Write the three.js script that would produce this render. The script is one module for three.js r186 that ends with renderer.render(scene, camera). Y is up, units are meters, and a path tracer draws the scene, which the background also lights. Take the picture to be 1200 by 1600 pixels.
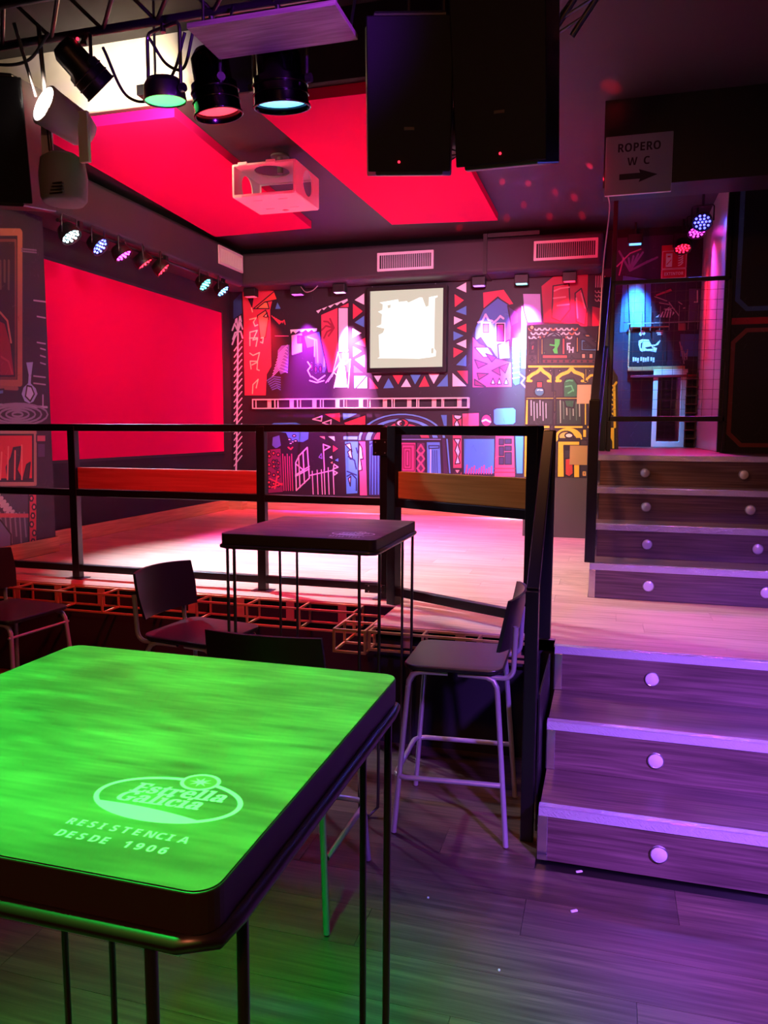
import * as THREE from 'three';
import { mergeGeometries } from 'three/addons/utils/BufferGeometryUtils.js';
import { RoundedBoxGeometry } from 'three/addons/geometries/RoundedBoxGeometry.js';
import { RectAreaLightUniformsLib } from 'three/addons/lights/RectAreaLightUniformsLib.js';

// ---------------------------------------------------------------- camera, exposure, light
RectAreaLightUniformsLib.init();
const scene = new THREE.Scene();
scene.background = new THREE.Color(0x000000);
const renderer = new THREE.WebGLRenderer({ antialias: true });
renderer.toneMapping = THREE.LinearToneMapping;
renderer.toneMappingExposure = 1.0;
renderer.shadowMap.enabled = true;
const camera = new THREE.PerspectiveCamera(67.25, 1200 / 1600, 0.05, 60);
camera.position.set(0, 1.55, 0);
camera.rotation.order = 'YXZ';
camera.rotation.set(THREE.MathUtils.degToRad(-6.12), THREE.MathUtils.degToRad(16.09), THREE.MathUtils.degToRad(0.21));
scene.add(camera);

const V = (x, y, z) => new THREE.Vector3(x, y, z);
const rad = THREE.MathUtils.degToRad;
function spot(name, color, cd, from, to, deg, pen = 1, soft = 2) {
  const s = new THREE.SpotLight(color, cd, 0, rad(deg), pen, 2);
  s.name = name; s.position.set(...from); s.target.position.set(...to); s.castShadow = true; s.shadow.radius = soft; s.shadow.mapSize.set(1024, 1024);
  scene.add(s, s.target); return s;
}
function panelLight(name, color, nits, w, h, at, to) {
  const a = new THREE.RectAreaLight(color, nits, w, h); a.name = name; a.position.set(...at); a.lookAt(...to); scene.add(a); return a;
}
function point(name, color, cd, at, soft = 1) {
  const p = new THREE.PointLight(color, cd, 0, 2); p.name = name; p.position.set(...at); p.castShadow = true; p.shadow.radius = soft; scene.add(p); return p;
}
// stage and hall lamps: each beam leaves a lamp built below, some unseen
const CEIL = 3.5;
const BEAMS = {
  unseen_lamp_green: ['#06ff52', 84, [-0.9, 3.32, -0.86], [-0.7, 1.13, -0.93], 25, 1, 3],  // unseen lamp above the view, lights the near table
  unseen_lamp_purple_stairs: ['#9a58ff', 175, [1.5, 2.42, -0.32], [0.95, 0.08, -2.7], 30, 1, 5],  // unseen lamp on the right wall, lights the stairs
  unseen_lamp_purple_rig: ['#9a30ff', 110, [1.48, 2.5, -0.34], [-1.2, 3.06, -2.85], 7, 1, 4],  // second beam of the unseen wall lamp, lights the hanging board
  unseen_lamp_amber: ['#ffa06a', 16, [-0.6, 3.22, -4.46], [-0.5, 0.59, -4.8], 50, 1, 5],  // unseen lamp behind the loudspeakers, warms the stage
  unseen_lamp_amber_cabinet: ['#ffd8a0', 26, [-0.6, 3.22, -4.48], [-0.4, 1.55, -7.03], 17, 1, 5],  // same unseen lamp, aimed to brighten the painted cabinet
  white_head: ['#fff0dc', 90, [-2.44, 2.98, -3.0], [-3.1, 3.62, -4.7], 22, 1, 5],
  red_can: ['#ff2238', 24, [-1.66, 2.84, -3.12], [-2.3, 0.7, -4.0], 44, 1, 5],
  blue_can: ['#7a60ff', 6, [-1.36, 2.84, -3.12], [-1.2, 0, -2.9], 40, 1, 5],
  unseen_lamp_red_screen: ['#ff1c5a', 13, [-0.8, 2.86, -3.62], [-4.35, 2.0, -7.0], 27, 1, 5],  // unseen lamp behind the left loudspeaker, placed to redden the screen
  unseen_lamp_red_panel_right: ['#ff1c4c', 21, [-0.76, 1.3, -3.99], [-1.65, CEIL, -6.7], 44, 1, 4],  // unseen uplight behind the ochre board, placed to light the right panel
  unseen_lamp_red_panel_left: ['#ff1c4c', 22, [-2.62, 1.3, -4.27], [-3.35, CEIL, -6.8], 44, 1, 4],  // unseen uplight behind the reddish board, placed to light the left panel
  unseen_lamp_pink_mural: ['#ffb4e2', 100, [-0.42, 2.9, -3.66], [-2.3, 1.75, -8.45], 30, 1, 5],  // unseen lamp behind the right loudspeaker, placed to wash the mural
  unseen_lamp_hall: ['#ff9464', 13, [-0.1, 3.36, 1.62], [-0.7, 0.3, -2.9], 44, 1, 8],  // unseen lamp behind the viewer, lights rails and floor from the front
};
for (const [n, b] of Object.entries(BEAMS)) spot(n + '_beam', ...b);
const paintBack = ({ f, l }) => {
  f('#d63a4e',[-4.189,3.216,-3.761,3.15,-3.821,2.934,-3.816,2.282,-3.876,2.189,-3.892,1.941,-4.175,1.943,-4.176,2.878]);
  f('#2a1a2b',[-4.173,3.216,-4.03,3.174,-4.059,2.978]);
  f('#e8483f',[-4.04,2.954,-3.773,3.14,-3.736,3.046,-3.89,3.024,-3.995,2.952]);
  f('#f0905a',[-4.001,2.953,-3.897,3.024,-3.865,3.023,-3.84,2.946]);
  f('#4a86c4',[-3.773,2.932,-3.736,3.029,-3.684,2.935]);
  f('#ea7a52',[-3.99,2.871,-3.885,2.931,-3.848,2.843,-3.89,2.623,-3.955,2.59]);
  l('#f6dfa0',0.014,[-4.09,2.687,-4.093,2.529]);
  l('#f6dfa0',0.014,[-4.09,2.685,-3.996,2.702,-4.053,2.592,-3.994,2.605,-4.015,2.519]);
  l('#f6dfa0',0.014,[-4.097,2.615,-3.993,2.617]);
  l('#f6dfa0',0.014,[-4.094,2.441,-4.055,2.414,-3.97,2.446,-3.998,2.344,-4.093,2.348,-4.082,2.257]);
  l('#f6dfa0',0.014,[-4.07,2.304,-3.998,2.335,-4.006,2.25,-3.977,2.238]);
  l('#f6dfa0',0.014,[-4.069,1.968,-4.061,2.073,-3.992,2.134,-4.019,2.035]);
  l('#f6dfa0',0.014,[-4.066,2.961,-4.054,2.918]);
  l('#f6dfa0',0.014,[-4.091,2.831,-4.007,2.848,-4.043,2.8,-4.024,2.753,-3.989,2.766]);
  l('#f6dfa0',0.014,[-3.948,2.613,-3.919,2.618,-3.929,2.554,-3.955,2.566]);
  f('#f6dfa0',[-3.916,2.857,-3.866,2.899,-3.867,2.846]);
  f('#5b5fb8',[-3.743,2.467,-3.691,2.524,-3.583,2.533,-3.605,2.219,-3.708,2.18,-3.752,2.281]);
  l('#8d8fe0',0.012,[-3.812,2.164,-3.72,2.245,-3.618,2.208]);
  l('#8d8fe0',0.012,[-3.801,2.197,-3.707,2.28,-3.618,2.245]);
  l('#8d8fe0',0.012,[-3.79,2.23,-3.694,2.315,-3.617,2.283]);
  l('#8d8fe0',0.012,[-3.779,2.262,-3.68,2.349,-3.617,2.32]);
  l('#8d8fe0',0.012,[-3.769,2.295,-3.667,2.384,-3.616,2.357]);
  l('#8d8fe0',0.012,[-3.758,2.328,-3.654,2.419,-3.616,2.395]);
  l('#8d8fe0',0.012,[-3.747,2.36,-3.641,2.453,-3.616,2.432]);
  l('#8d8fe0',0.012,[-3.736,2.393,-3.628,2.488,-3.615,2.469]);
  l('#8d8fe0',0.012,[-3.726,2.425,-3.615,2.522,-3.615,2.506]);
  l('#d63a4e',0.012,[-3.809,2.864,-3.714,2.768]);
  l('#d63a4e',0.012,[-3.781,2.847,-3.704,2.775]);
  l('#d63a4e',0.012,[-3.753,2.83,-3.693,2.782]);
  l('#d63a4e',0.012,[-3.725,2.813,-3.683,2.788]);
  l('#d63a4e',0.012,[-3.697,2.796,-3.673,2.795]);
  l('#d63a4e',0.012,[-3.669,2.778,-3.663,2.801]);
  l('#d63a4e',0.012,[-3.641,2.761,-3.652,2.808]);
  l('#4a5fb0',0.014,[-3.877,2.118,-3.799,2.164,-3.708,2.151]);
  l('#4a5fb0',0.014,[-3.864,2.097,-3.789,2.138,-3.709,2.123]);
  l('#4a5fb0',0.014,[-3.852,2.075,-3.779,2.112,-3.709,2.095]);
  l('#4a5fb0',0.014,[-3.839,2.054,-3.769,2.086,-3.709,2.066]);
  l('#4a5fb0',0.014,[-3.826,2.032,-3.758,2.06,-3.71,2.038]);
  l('#4a5fb0',0.014,[-3.813,2.011,-3.748,2.034,-3.71,2.01]);
  l('#c05a8a',0.01,[-3.767,2.631,-3.601,2.626]);
  f('#efe3ea',[-3.585,2.704,-3.236,2.709,-3.246,2.671,-3.286,2.657,-3.311,2.681,-3.355,2.656,-3.386,2.683,-3.436,2.65,-3.467,2.677,-3.512,2.644,-3.543,2.671,-3.575,2.637]);
  f('#e6a8c8',[-3.569,2.637,-3.424,2.661,-3.425,2.437,-3.565,2.399]);
  f('#d63a4e',[-3.487,2.623,-3.436,2.621,-3.437,2.541,-3.488,2.542]);
  f('#3d5fa0',[-3.409,2.62,-3.211,2.672,-3.197,2.569,-3.135,2.55,-3.124,2.269,-3.152,2.194,-3.274,2.2,-3.284,2.496,-3.375,2.476]);
  l('#6fa6dc',0.018,[-3.274,2.571,-3.278,2.387]);
  l('#6fa6dc',0.018,[-3.249,2.559,-3.238,2.317]);
  l('#6fa6dc',0.018,[-3.181,2.511,-3.15,2.51,-3.161,2.269]);
  l('#6fa6dc',0.018,[-3.361,2.608,-3.249,2.57]);
  f('#cfd0ea',[-3.241,2.236,-3.248,2.196,-3.264,2.179,-3.28,2.196,-3.286,2.237,-3.279,2.278,-3.263,2.294,-3.247,2.277]);
  f('#d63a4e',[-3.254,2.237,-3.257,2.209,-3.264,2.197,-3.271,2.209,-3.274,2.237,-3.271,2.265,-3.263,2.276,-3.256,2.264]);
  f('#cfd0ea',[-3.185,2.241,-3.192,2.201,-3.208,2.184,-3.223,2.201,-3.23,2.242,-3.223,2.283,-3.207,2.299,-3.191,2.282]);
  f('#d63a4e',[-3.197,2.241,-3.2,2.214,-3.208,2.202,-3.215,2.214,-3.217,2.242,-3.214,2.269,-3.207,2.281,-3.2,2.269]);
  f('#cfd0ea',[-3.291,2.272,-3.298,2.231,-3.314,2.215,-3.33,2.232,-3.336,2.273,-3.329,2.314,-3.313,2.33,-3.297,2.313]);
  f('#d63a4e',[-3.303,2.272,-3.307,2.244,-3.314,2.233,-3.321,2.245,-3.324,2.273,-3.32,2.3,-3.313,2.312,-3.306,2.3]);
  l('#d9cfe6',0.014,[-3.363,2.325,-3.326,2.273,-3.364,2.227,-3.327,2.157]);
  l('#d9cfe6',0.014,[-3.34,2.111,-3.252,2.086,-3.164,2.108]);
  l('#d9cfe6',0.014,[-3.314,2.157,-3.239,2.109,-3.152,2.166]);
  f('#efe3ea',[-3.266,2.901,-2.873,3.027,-2.865,2.993,-2.928,2.956,-2.952,2.977,-3.001,2.941,-3.031,2.96,-3.081,2.917,-3.111,2.938,-3.161,2.895,-3.185,2.912,-3.229,2.86]);
  f('#d8415a',[-3.2,2.854,-2.858,2.978,-2.854,2.195,-3.114,2.197,-3.197,2.569]);
  l('#8c1f3a',0.022,[-3.038,2.7,-3.112,2.771,-3.161,2.778]);
  l('#8c1f3a',0.022,[-3.038,2.7,-3.137,2.726,-3.186,2.682]);
  l('#8c1f3a',0.022,[-3.038,2.7,-3.125,2.658,-3.162,2.59]);
  l('#8c1f3a',0.022,[-3.038,2.7,-3.087,2.804]);
  l('#8c1f3a',0.022,[-3.038,2.7,-3.106,2.612]);
  f('#f0d6e4',[-2.989,2.925,-2.867,2.92,-2.868,2.423,-2.99,2.426]);
  f('#c9d4f4',[-3.047,2.024,-2.875,2.022,-2.899,2.265,-2.966,2.312,-3.009,2.209]);
  l('#f2c6e4',0.012,[-3.14,2.085,-2.966,2.312,-3.041,2.026]);
  l('#f2c6e4',0.012,[-3.115,2.096,-3.04,2.198,-2.881,2.047]);
  l('#f2c6e4',0.012,[-2.966,2.3,-2.874,2.446]);
  l('#f2c6e4',0.012,[-2.978,2.232,-2.844,2.343,-2.869,2.024]);
  l('#f2c6e4',0.012,[-3.065,2.153,-2.99,2.426,-2.942,2.265]);
  l('#f2c6e4',0.012,[-2.918,2.036,-2.929,2.425]);
  f('#efe3ea',[-2.804,3.0,-2.671,3.08,-2.671,2.933]);
  f('#d63a4e',[-2.817,2.976,-2.684,2.872,-2.817,2.777]);
  f('#4a86c4',[-2.804,2.752,-2.671,2.834,-2.671,2.686]);
  f('#efe3ea',[-2.822,2.698,-2.692,2.632,-2.823,2.578]);
  f('#d63a4e',[-2.809,2.515,-2.657,2.591,-2.657,2.469]);
  f('#4a86c4',[-2.817,2.496,-2.692,2.432,-2.817,2.358]);
  f('#efe3ea',[-2.799,2.34,-2.665,2.399,-2.665,2.237]);
  f('#d63a4e',[-2.809,2.29,-2.67,2.182,-2.809,2.184]);
  f('#4a86c4',[-2.804,2.164,-2.643,2.161,-2.643,2.01,-2.804,2.012]);
  f('#efe3ea',[-2.777,2.012,-2.638,2.161,-2.638,2.01]);
  f('#efe3ea',[-1.645,3.079,-1.515,3.144,-1.513,3.017]);
  f('#d63a4e',[-1.655,3.028,-1.533,2.947,-1.648,2.865]);
  f('#4a86c4',[-1.647,2.829,-1.511,2.895,-1.509,2.778]);
  f('#efe3ea',[-1.657,2.788,-1.54,2.738,-1.656,2.68]);
  f('#d63a4e',[-1.634,2.654,-1.508,2.706,-1.506,2.594]);
  f('#4a86c4',[-1.661,2.629,-1.527,2.569,-1.659,2.511]);
  f('#efe3ea',[-1.637,2.484,-1.506,2.537,-1.504,2.424]);
  f('#d63a4e',[-1.658,2.454,-1.53,2.404,-1.656,2.324]);
  f('#4a86c4',[-1.634,2.251,-1.503,2.378,-1.501,2.233]);
  f('#d63a4e',[-1.623,2.199,-1.484,2.197,-1.482,2.031]);
  f('#efe3ea',[-1.665,2.184,-1.487,2.02,-1.663,2.017]);
  f('#d63a4e',[-2.621,2.152,-2.621,2.001,-2.495,2.005]);
  f('#efe3ea',[-2.575,2.162,-2.462,2.16,-2.513,2.07]);
  f('#4a86c4',[-2.462,2.005,-2.389,2.138,-2.315,2.009]);
  f('#d63a4e',[-2.355,2.164,-2.21,2.162,-2.276,2.04]);
  f('#efe3ea',[-2.254,2.019,-2.182,2.129,-2.115,2.017]);
  f('#4a86c4',[-2.149,2.166,-2.006,2.164,-2.082,2.038]);
  f('#d63a4e',[-2.049,2.016,-1.973,2.158,-1.907,2.02]);
  f('#efe3ea',[-1.941,2.173,-1.794,2.171,-1.869,2.041]);
  f('#4a86c4',[-1.847,2.019,-1.708,2.175,-1.701,2.018]);
  f('#4a86c4',[-3.889,1.571,-3.801,1.627,-3.52,1.633,-3.397,1.594,-3.351,1.516,-3.359,1.43,-3.429,1.394,-3.6,1.4,-3.646,1.5,-3.866,1.528]);
  f('#5a62b4',[-3.819,1.456,-3.724,1.485,-3.702,1.355,-3.774,1.311,-3.828,1.354]);
  f('#efe3ea',[-3.578,1.429,-3.584,1.419,-3.6,1.415,-3.615,1.419,-3.621,1.428,-3.615,1.437,-3.599,1.441,-3.584,1.438]);
  f('#efe3ea',[-3.539,1.4,-3.546,1.391,-3.561,1.387,-3.576,1.391,-3.583,1.4,-3.576,1.409,-3.561,1.413,-3.545,1.409]);
  f('#efe3ea',[-3.5,1.412,-3.507,1.403,-3.522,1.399,-3.537,1.402,-3.544,1.412,-3.537,1.421,-3.522,1.425,-3.506,1.421]);
  f('#efe3ea',[-3.563,1.383,-3.569,1.373,-3.585,1.369,-3.6,1.373,-3.606,1.382,-3.6,1.391,-3.584,1.395,-3.569,1.392]);
  f('#efe3ea',[-3.518,1.472,-3.525,1.463,-3.54,1.459,-3.555,1.463,-3.562,1.472,-3.555,1.481,-3.54,1.485,-3.525,1.481]);
  f('#7c2450',[-3.885,1.31,-3.71,1.326,-3.685,0.802,-3.884,0.782]);
  f('#d63a4e',[-3.845,1.281,-3.851,1.267,-3.866,1.261,-3.881,1.267,-3.887,1.281,-3.88,1.295,-3.866,1.302,-3.851,1.296]);
  f('#d63a4e',[-3.788,1.161,-3.794,1.147,-3.809,1.14,-3.823,1.146,-3.829,1.161,-3.823,1.175,-3.808,1.181,-3.794,1.176]);
  f('#d63a4e',[-3.731,1.041,-3.737,1.027,-3.752,1.02,-3.766,1.026,-3.772,1.04,-3.766,1.055,-3.751,1.061,-3.737,1.055]);
  f('#d63a4e',[-3.848,0.917,-3.855,0.903,-3.869,0.896,-3.884,0.902,-3.89,0.916,-3.884,0.931,-3.869,0.937,-3.854,0.932]);
  f('#d63a4e',[-3.785,1.265,-3.791,1.25,-3.806,1.244,-3.821,1.25,-3.826,1.264,-3.82,1.279,-3.806,1.285,-3.791,1.279]);
  f('#d63a4e',[-3.728,1.145,-3.734,1.13,-3.749,1.124,-3.763,1.13,-3.769,1.144,-3.763,1.159,-3.749,1.165,-3.734,1.159]);
  f('#d63a4e',[-3.845,1.021,-3.852,1.007,-3.866,1.001,-3.881,1.006,-3.887,1.021,-3.881,1.035,-3.866,1.042,-3.851,1.036]);
  f('#d63a4e',[-3.788,0.901,-3.794,0.886,-3.809,0.88,-3.824,0.886,-3.829,0.9,-3.823,0.915,-3.809,0.921,-3.794,0.915]);
  f('#d63a4e',[-3.725,1.248,-3.732,1.233,-3.746,1.227,-3.761,1.233,-3.766,1.247,-3.76,1.262,-3.746,1.268,-3.731,1.262]);
  f('#d63a4e',[-3.842,1.125,-3.849,1.111,-3.863,1.105,-3.878,1.11,-3.884,1.125,-3.878,1.139,-3.863,1.145,-3.848,1.14]);
  f('#d63a4e',[-3.785,1.005,-3.791,0.99,-3.806,0.984,-3.821,0.99,-3.827,1.004,-3.82,1.019,-3.806,1.025,-3.791,1.019]);
  f('#d63a4e',[-3.728,0.885,-3.734,0.87,-3.749,0.864,-3.763,0.869,-3.769,0.884,-3.763,0.899,-3.748,0.905,-3.734,0.899]);
  f('#d63a4e',[-3.84,1.229,-3.846,1.214,-3.86,1.208,-3.875,1.214,-3.881,1.228,-3.875,1.243,-3.86,1.249,-3.845,1.243]);
  f('#d63a4e',[-3.782,1.109,-3.789,1.094,-3.803,1.088,-3.818,1.094,-3.824,1.108,-3.817,1.123,-3.803,1.129,-3.788,1.123]);
  f('#d63a4e',[-3.725,0.989,-3.732,0.974,-3.746,0.968,-3.761,0.974,-3.766,0.988,-3.76,1.002,-3.746,1.009,-3.731,1.003]);
  f('#d63a4e',[-3.843,0.864,-3.849,0.85,-3.864,0.843,-3.878,0.849,-3.884,0.863,-3.878,0.878,-3.863,0.885,-3.849,0.879]);
  l('#b43a68',0.014,[-3.688,1.254,-3.677,0.825]);
  l('#b43a68',0.014,[-3.66,1.226,-3.648,0.825]);
  l('#b43a68',0.014,[-3.631,1.255,-3.62,0.826]);
  l('#b43a68',0.014,[-3.603,1.226,-3.592,0.827]);
  l('#b43a68',0.014,[-3.575,1.256,-3.563,0.827]);
  l('#d63a4e',0.018,[-3.857,0.96,-3.7,0.89]);
  l('#d63a4e',0.018,[-3.762,0.991,-3.795,0.844]);
  l('#d63a4e',0.018,[-3.616,1.335,-3.585,1.313,-3.562,1.335]);
  l('#d63a4e',0.018,[-3.835,0.857,-3.699,0.905]);
  f('#efe3ea',[-3.793,1.18,-3.8,1.172,-3.814,1.172,-3.821,1.18,-3.814,1.187,-3.8,1.188]);
  f('#efe3ea',[-3.753,1.181,-3.76,1.173,-3.775,1.173,-3.782,1.18,-3.774,1.188,-3.76,1.188]);
  f('#efe3ea',[-3.785,1.136,-3.792,1.129,-3.807,1.129,-3.814,1.136,-3.807,1.144,-3.792,1.144]);
  f('#efe3ea',[-3.746,1.137,-3.753,1.129,-3.767,1.129,-3.774,1.137,-3.767,1.144,-3.753,1.145]);
  f('#efe3ea',[-3.762,1.079,-3.769,1.071,-3.784,1.071,-3.791,1.078,-3.783,1.086,-3.769,1.086]);
  f('#efe3ea',[-3.738,1.094,-3.746,1.086,-3.76,1.086,-3.767,1.093,-3.76,1.101,-3.745,1.101]);
  l('#f2b8cc',0.016,[-3.524,1.155,-3.477,1.242,-3.376,1.337,-3.352,0.978,-3.519,0.829,-3.524,1.155]);
  l('#f2b8cc',0.016,[-3.526,1.01,-3.354,1.115]);
  l('#f2b8cc',0.016,[-3.521,1.141,-3.424,1.07]);
  l('#f2b8cc',0.016,[-3.485,1.235,-3.472,0.866]);
  l('#f2b8cc',0.016,[-3.43,1.286,-3.414,0.918]);
  l('#f2b8cc',0.016,[-3.526,0.996,-3.354,1.086]);
  l('#f2b8cc',0.014,[-3.339,1.011,-3.049,1.077]);
  l('#f2b8cc',0.012,[-3.316,1.058,-3.305,0.791]);
  l('#f2b8cc',0.012,[-3.254,1.073,-3.244,0.792]);
  l('#f2b8cc',0.012,[-3.201,1.077,-3.19,0.794]);
  l('#f2b8cc',0.012,[-3.167,1.082,-3.156,0.795]);
  l('#f2b8cc',0.012,[-3.117,1.104,-3.106,0.796]);
  l('#f2b8cc',0.012,[-3.056,1.091,-3.045,0.798]);
  l('#f2b8cc',0.014,[-3.176,1.375,-3.163,1.075]);
  l('#f2b8cc',0.014,[-3.304,1.665,-3.19,1.701,-3.198,1.644,-3.304,1.665]);
  l('#f2b8cc',0.014,[-3.183,1.623,-3.077,1.658,-3.084,1.595,-3.183,1.623]);
  l('#f2b8cc',0.014,[-3.176,1.375,-3.093,1.347,-3.169,1.303,-3.176,1.375]);
  l('#f2b8cc',0.014,[-3.048,1.148,-2.995,1.113,-3.048,1.091,-3.048,1.148]);
  l('#f2b8cc',0.014,[-3.049,1.07,-3.003,1.046,-3.041,1.02,-3.049,1.07]);
  l('#7f6fb8',0.012,[-3.23,1.224,-3.2,1.267,-3.192,1.21,-3.23,1.224]);
  f('#d63a4e',[-3.182,1.729,-2.964,1.742,-2.964,1.623]);
  f('#efe3ea',[-3.138,1.474,-3.032,1.475,-3.025,1.401]);
  f('#f0a080',[-3.252,1.474,-3.153,1.474,-3.146,1.422]);
  f('#d63a4e',[-3.063,1.376,-2.984,1.327,-3.063,1.273]);
  f('#efe3ea',[-3.116,1.226,-3.063,1.255,-3.056,1.195]);
  f('#4a86c4',[-3.048,1.191,-2.985,1.227,-2.985,1.168]);
  f('#e8705a',[-3.29,1.573,-3.198,1.595,-3.183,1.559]);
  f('#f0a080',[-3.101,1.162,-3.056,1.188,-3.056,1.141]);
  f('#4a86c4',[-2.941,1.74,-2.734,1.734,-2.934,1.644]);
  f('#d63a4e',[-2.927,1.627,-2.657,1.717,-2.657,1.558,-2.882,1.567]);
  f('#5fa9dc',[-2.933,1.475,-2.652,1.477,-2.652,1.428,-2.933,1.426]);
  f('#4f9fe0',[-2.915,1.416,-2.745,1.418,-2.751,0.81,-2.898,0.797]);
  f('#efe3ea',[-2.905,1.377,-2.845,1.392,-2.823,1.293]);
  f('#efe3ea',[-2.875,1.292,-2.838,1.321,-2.815,1.208,-2.845,1.208]);
  f('#efe3ea',[-2.868,0.981,-2.838,1.01,-2.845,0.896]);
  l('#23305c',0.016,[-2.883,1.009,-2.83,1.038,-2.771,0.983,-2.771,0.848]);
  l('#23305c',0.016,[-2.883,1.066,-2.771,1.025]);
  l('#23305c',0.016,[-2.868,1.236,-2.793,1.195,-2.771,1.096]);
  l('#23305c',0.016,[-2.771,1.336,-2.756,1.28]);
  f('#e8628a',[-2.745,1.418,-2.657,1.418,-2.635,0.787,-2.733,0.785]);
  f('#efe3ea',[-2.736,1.392,-2.704,1.337,-2.689,1.21,-2.719,1.21,-2.701,1.083,-2.748,1.075]);
  f('#4a86d0',[-2.619,1.456,-2.455,1.457,-2.453,0.799,-2.618,0.795]);
  l('#2a2f66',0.018,[-2.589,1.352,-2.594,0.803]);
  l('#2a2f66',0.018,[-2.557,1.352,-2.558,0.803]);
  l('#2a2f66',0.018,[-2.525,1.352,-2.523,0.804]);
  l('#2a2f66',0.018,[-2.492,1.353,-2.488,0.805]);
  l('#2a2f66',0.02,[-2.608,1.38,-2.572,1.401,-2.571,1.359]);
  f('#5f9fd8',[-2.754,1.422,-2.747,1.474,-2.725,1.524,-2.69,1.572,-2.642,1.615,-2.584,1.653,-2.515,1.684,-2.439,1.709,-2.358,1.725,-2.274,1.733,-2.189,1.733,-2.106,1.725,-2.026,1.708,-1.952,1.684,-1.886,1.653,-1.83,1.616,-1.784,1.574,-1.75,1.528,-1.729,1.48,-1.722,1.429]);
  f('#3a2348',[-2.713,1.422,-2.706,1.469,-2.686,1.515,-2.654,1.558,-2.61,1.598,-2.556,1.633,-2.493,1.661,-2.423,1.684,-2.348,1.699,-2.271,1.706,-2.192,1.706,-2.115,1.698,-2.042,1.683,-1.974,1.661,-1.913,1.633,-1.861,1.599,-1.818,1.561,-1.787,1.519,-1.768,1.475,-1.761,1.429]);
  f('#5f9fd8',[-2.666,1.422,-2.66,1.465,-2.643,1.506,-2.613,1.545,-2.574,1.58,-2.525,1.611,-2.468,1.637,-2.405,1.657,-2.337,1.671,-2.267,1.678,-2.196,1.678,-2.126,1.671,-2.06,1.657,-1.998,1.638,-1.942,1.612,-1.895,1.582,-1.857,1.548,-1.828,1.51,-1.811,1.47,-1.805,1.429]);
  f('#3a2348',[-2.593,1.423,-2.588,1.459,-2.573,1.494,-2.549,1.527,-2.516,1.557,-2.475,1.584,-2.428,1.606,-2.375,1.623,-2.319,1.635,-2.261,1.64,-2.202,1.64,-2.143,1.635,-2.088,1.623,-2.036,1.607,-1.99,1.585,-1.95,1.559,-1.918,1.53,-1.895,1.498,-1.88,1.463,-1.875,1.428]);
  f('#d84a66',[-2.565,1.423,-2.561,1.456,-2.547,1.488,-2.525,1.519,-2.494,1.547,-2.457,1.571,-2.413,1.591,-2.364,1.607,-2.312,1.618,-2.258,1.623,-2.204,1.623,-2.15,1.618,-2.098,1.608,-2.051,1.592,-2.008,1.572,-1.971,1.549,-1.941,1.521,-1.919,1.492,-1.906,1.46,-1.901,1.428]);
  f('#2c2048',[-2.456,1.424,-2.453,1.448,-2.443,1.471,-2.429,1.493,-2.408,1.513,-2.383,1.531,-2.353,1.546,-2.321,1.557,-2.286,1.565,-2.249,1.569,-2.212,1.569,-2.176,1.565,-2.141,1.558,-2.108,1.547,-2.079,1.532,-2.054,1.515,-2.034,1.495,-2.019,1.474,-2.01,1.451,-2.007,1.427]);
  f('#d84a66',[-2.426,1.565,-2.306,1.63,-2.29,1.565]);
  f('#d83a50',[-2.154,1.623,-2.158,1.607,-2.171,1.593,-2.192,1.583,-2.217,1.577,-2.244,1.577,-2.27,1.583,-2.29,1.593,-2.304,1.607,-2.309,1.622,-2.304,1.638,-2.291,1.652,-2.27,1.662,-2.245,1.668,-2.218,1.668,-2.192,1.662,-2.172,1.652,-2.158,1.638]);
  f('#efe3ea',[-2.198,1.623,-2.201,1.611,-2.209,1.6,-2.222,1.593,-2.237,1.589,-2.254,1.589,-2.27,1.593,-2.282,1.6,-2.291,1.611,-2.294,1.622,-2.291,1.634,-2.283,1.645,-2.27,1.652,-2.254,1.656,-2.238,1.656,-2.222,1.652,-2.209,1.645,-2.201,1.634]);
  f('#d83a50',[-2.219,1.615,-2.22,1.61,-2.223,1.606,-2.228,1.603,-2.234,1.601,-2.24,1.601,-2.246,1.603,-2.251,1.606,-2.254,1.61,-2.255,1.615,-2.254,1.62,-2.251,1.625,-2.246,1.628,-2.24,1.629,-2.234,1.629,-2.228,1.628,-2.223,1.625,-2.22,1.62]);
  f('#2a1a2b',[-2.21,1.627,-2.213,1.613,-2.222,1.607,-2.23,1.613,-2.234,1.627,-2.231,1.641,-2.222,1.647,-2.214,1.641]);
  f('#4a86c4',[-1.791,1.718,-1.711,1.718,-1.709,1.546,-1.745,1.56]);
  f('#8f9fd8',[-2.26,1.45,-1.773,1.453,-1.773,1.432,-2.26,1.428]);
  f('#e0407a',[-2.252,1.407,-2.066,1.408,-2.063,1.06,-2.25,1.056]);
  l('#7a1c4a',0.016,[-2.229,1.378,-2.083,1.379,-2.081,1.084,-2.228,1.081,-2.229,1.378]);
  l('#7a1c4a',0.016,[-2.207,1.342,-2.122,1.343,-2.12,1.112,-2.205,1.111,-2.207,1.342]);
  l('#7a1c4a',0.016,[-2.181,1.311,-2.147,1.311,-2.146,1.141,-2.18,1.14,-2.181,1.311]);
  f('#5a2350',[-2.058,1.408,-1.96,1.409,-1.956,1.062,-2.056,1.06]);
  l('#e0507a',0.018,[-2.009,1.38,-1.969,1.316,-2.008,1.265,-2.05,1.315,-2.009,1.38]);
  l('#e0507a',0.018,[-2.009,1.287,-1.968,1.223,-2.008,1.172,-2.05,1.222,-2.009,1.287]);
  l('#e0507a',0.018,[-2.008,1.179,-1.967,1.115,-2.007,1.064,-2.049,1.114,-2.008,1.179]);
  f('#4f90d4',[-1.948,1.416,-1.787,1.418,-1.768,1.058,-1.937,1.055]);
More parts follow.
